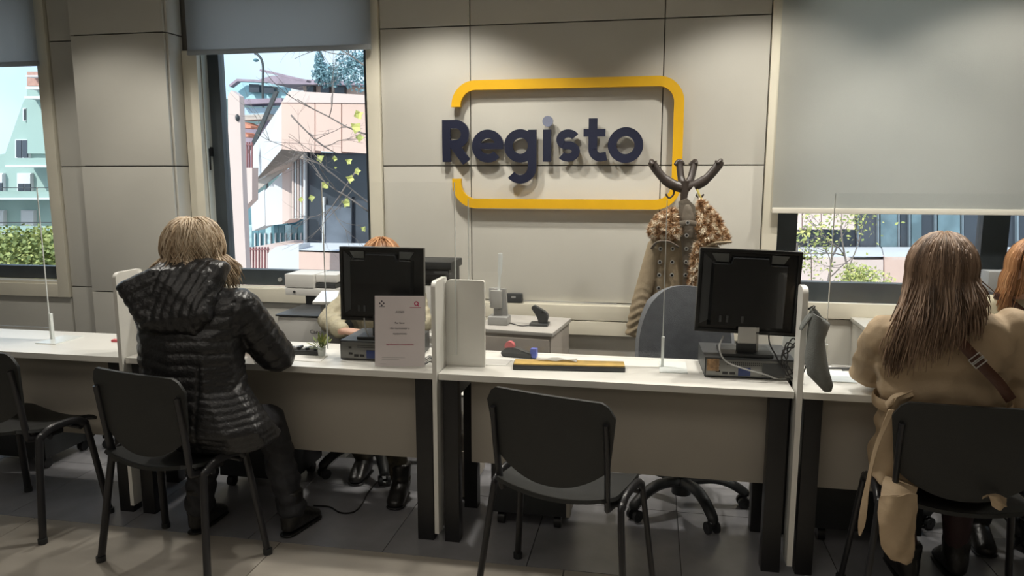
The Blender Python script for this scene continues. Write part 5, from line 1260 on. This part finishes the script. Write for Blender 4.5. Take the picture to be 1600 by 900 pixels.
# --- pale green apartment block, left window
e=empty('apartment_block',P(40,420,30),'pale green apartment block with balconies in the far left window','building')
ph('facade',[(-140,262),(8,240),(36,160),(42,150),(330,150),(335,420),(-140,420)],30,6,M_green,e)
ph('stair_tower',[(42,122),(100,120),(100,240),(42,240)],29.8,5,M_green,e); ph('red_upper_storey',[(42,112),(100,112),(100,134),(42,134)],29.7,4,mat('terracotta_render',(.48,.27,.22),.8,var=.1),e)
for (x0,x1,y,h_) in ((40,100,117.5,2.4),(40,100,135,4),(38,100,150,4)): ph('cornice',[(x0,y),(x1,y),(x1,y+h_),(x0,y+h_)],29.2,.6,M_wht,e)
def fwin(x0,x1,y0,y1,shutter=0):
    w=wchild(e,PR('window',[P(*q,29.85) for q in ((x0-1.5,y0-1.5),(x1+1.5,y0-1.5),(x1+1.5,y1+1),(x0-1.5,y1+1))],(0,.25,0),M_wht,None))
    def sub(nm,pts,m,yy): 
        o=PR(nm,[P(*q,yy) for q in pts],(0,.1,0),m,None); o.parent=w
    ys=y0+(y1-y0)*shutter; mid=(x0+x1)/2
    if shutter<1:
        sub('pane',[(x0,ys),(mid-1,ys),(mid-1,y1),(x0,y1)],M_dkg,29.8); sub('pane',[(mid+1,ys),(x1,ys),(x1,y1),(mid+1,y1)],M_dkg,29.8)
    if shutter: sub('roller_shutter',[(x0,y0),(x1,y0),(x1,ys),(x0,ys)],M_wht,29.78)
fwin(25,43,219,246); fwin(28,47,272,299,.55); fwin(34,52,330,352,1); fwin(-10,3,272,299,.5); fwin(-8,5,330,352,1); fwin(37,39,170,188); fwin(59,61,160,188)
for a in (90,150,210,270):
    for y in (219,272,330): fwin(a,a+19,y,y+27,.4 if y>219 else 0)
for (x0,x1,y,h_) in ((8,320,247,14),(-140,320,299,13),(-140,320,353,14)):
    b=wchild(e,PR('balcony',[P(*q,28.6) for q in ((x0,y),(x1,y),(x1,y+h_-3),(x0,y+h_-3))],(0,.15,0),M_green,None))
    o=PR('balcony_slab',[P(*q,28.5) for q in ((x0,y+h_-3),(x1,y+h_-3),(x1,y+h_),(x0,y+h_))],(0,1.4,0),M_wht,None); o.parent=b
    if y>290:
        o=PR('handrail',[P(*q,28.5) for q in ((x0,y-6),(x1,y-6),(x1,y-5),(x0,y-5))],(0,.08,0),M_dgrey,None); o.parent=b
tree(P(30,430,18),[],'light green hedge in front of the apartment block',8,20000,0,[(P(x,392+6*math.sin(x),18),(1.0,.7,.75)) for x in range(-60,330,22)]+[(P(x,415,18),(1.0,.8,.6)) for x in range(-60,330,22)],.07,0,18,tint=(.2,.75))
# --- buildings and tree through right window
e=empty('glass_building',P(1400,400,14),'building with a dark glass band over a pale pink wall beyond the right window','building')
xs=[1080,1120,1160,1200,1253.5,1283.5,1315.5,1336]
for a,b in zip(xs[:-1],xs[1:]): ph('facade_panel',[(a+.5,250),(b-.9,250),(b-.9,359),(a+.5,358)],14,.3,M_pinkl,e)
ph('glass_band',[(1060,250),(1900,250),(1900,388),(1060,388)],14.35,.2,M_dkg,e)
for a in (1262,1300,1340,1372,1404,1421,1462,1504,1560,1590): ph('glazing_post',[(a,320),(a+1.6,320),(a+1.6,387),(a,387)],14.25,.1,mat('blue_grey_mullion',(.25,.30,.34),.4,var=.05),e)
for a,b in ((1376,1402),(1424,1440),(1466,1500)): ph('glass_bay',[(a,325),(b,325),(b,386),(a,386)],14.3,.05,mat('lighter_teal_glass',(.15,.22,.25),.12,var=.3,scale=2),e)
for a,b in ((1091,1179),(1180,1268),(1269,1381),(1382,1480),(1481,1600),(1601,1760)):
    ph('wall_panel',[(a,401),(b-.8,401),(b-.8,450),(a,450)],13.0,.2,M_pink if a>1300 else M_pinkl,e)
    k=4; prism3('cap_panel',[(a,401,13),(b-.8,401,13),(b-5,386,14.2),(a-4,386,14.2)],(0,0,-.05),M_wht,e)
tree(P(1345,470,10),[(P(1330,470,10),P(1345,350,10)),(P(1290,470,10),P(1300,380,10))],'slender young tree with small yellow-green leaves beyond the right window',10,800,0,None,.024,.12,10,.018,4,tint=(.3,1))
tree(P(1360,470,9.5),[],'yellow-green bush at the foot of the slender tree',12,900,0,[(P(1350,440,9.5),(.35,.3,.20)),(P(1340,430,9.5),(.2,.2,.16))],.022,0,9.5,tint=(.45,1))
tree(P(1245,380,8.8),[(P(1225,375,8.8),P(1262,352,8.8))],'few bright yellow leaves beside the left frame of the right window',14,26,0,None,.035,.05,8.8,.006,1,tint=(.85,1))
# origin fix: things built in world coordinates keep their empties; nothing renders from them
bpy.context.view_layer.update()
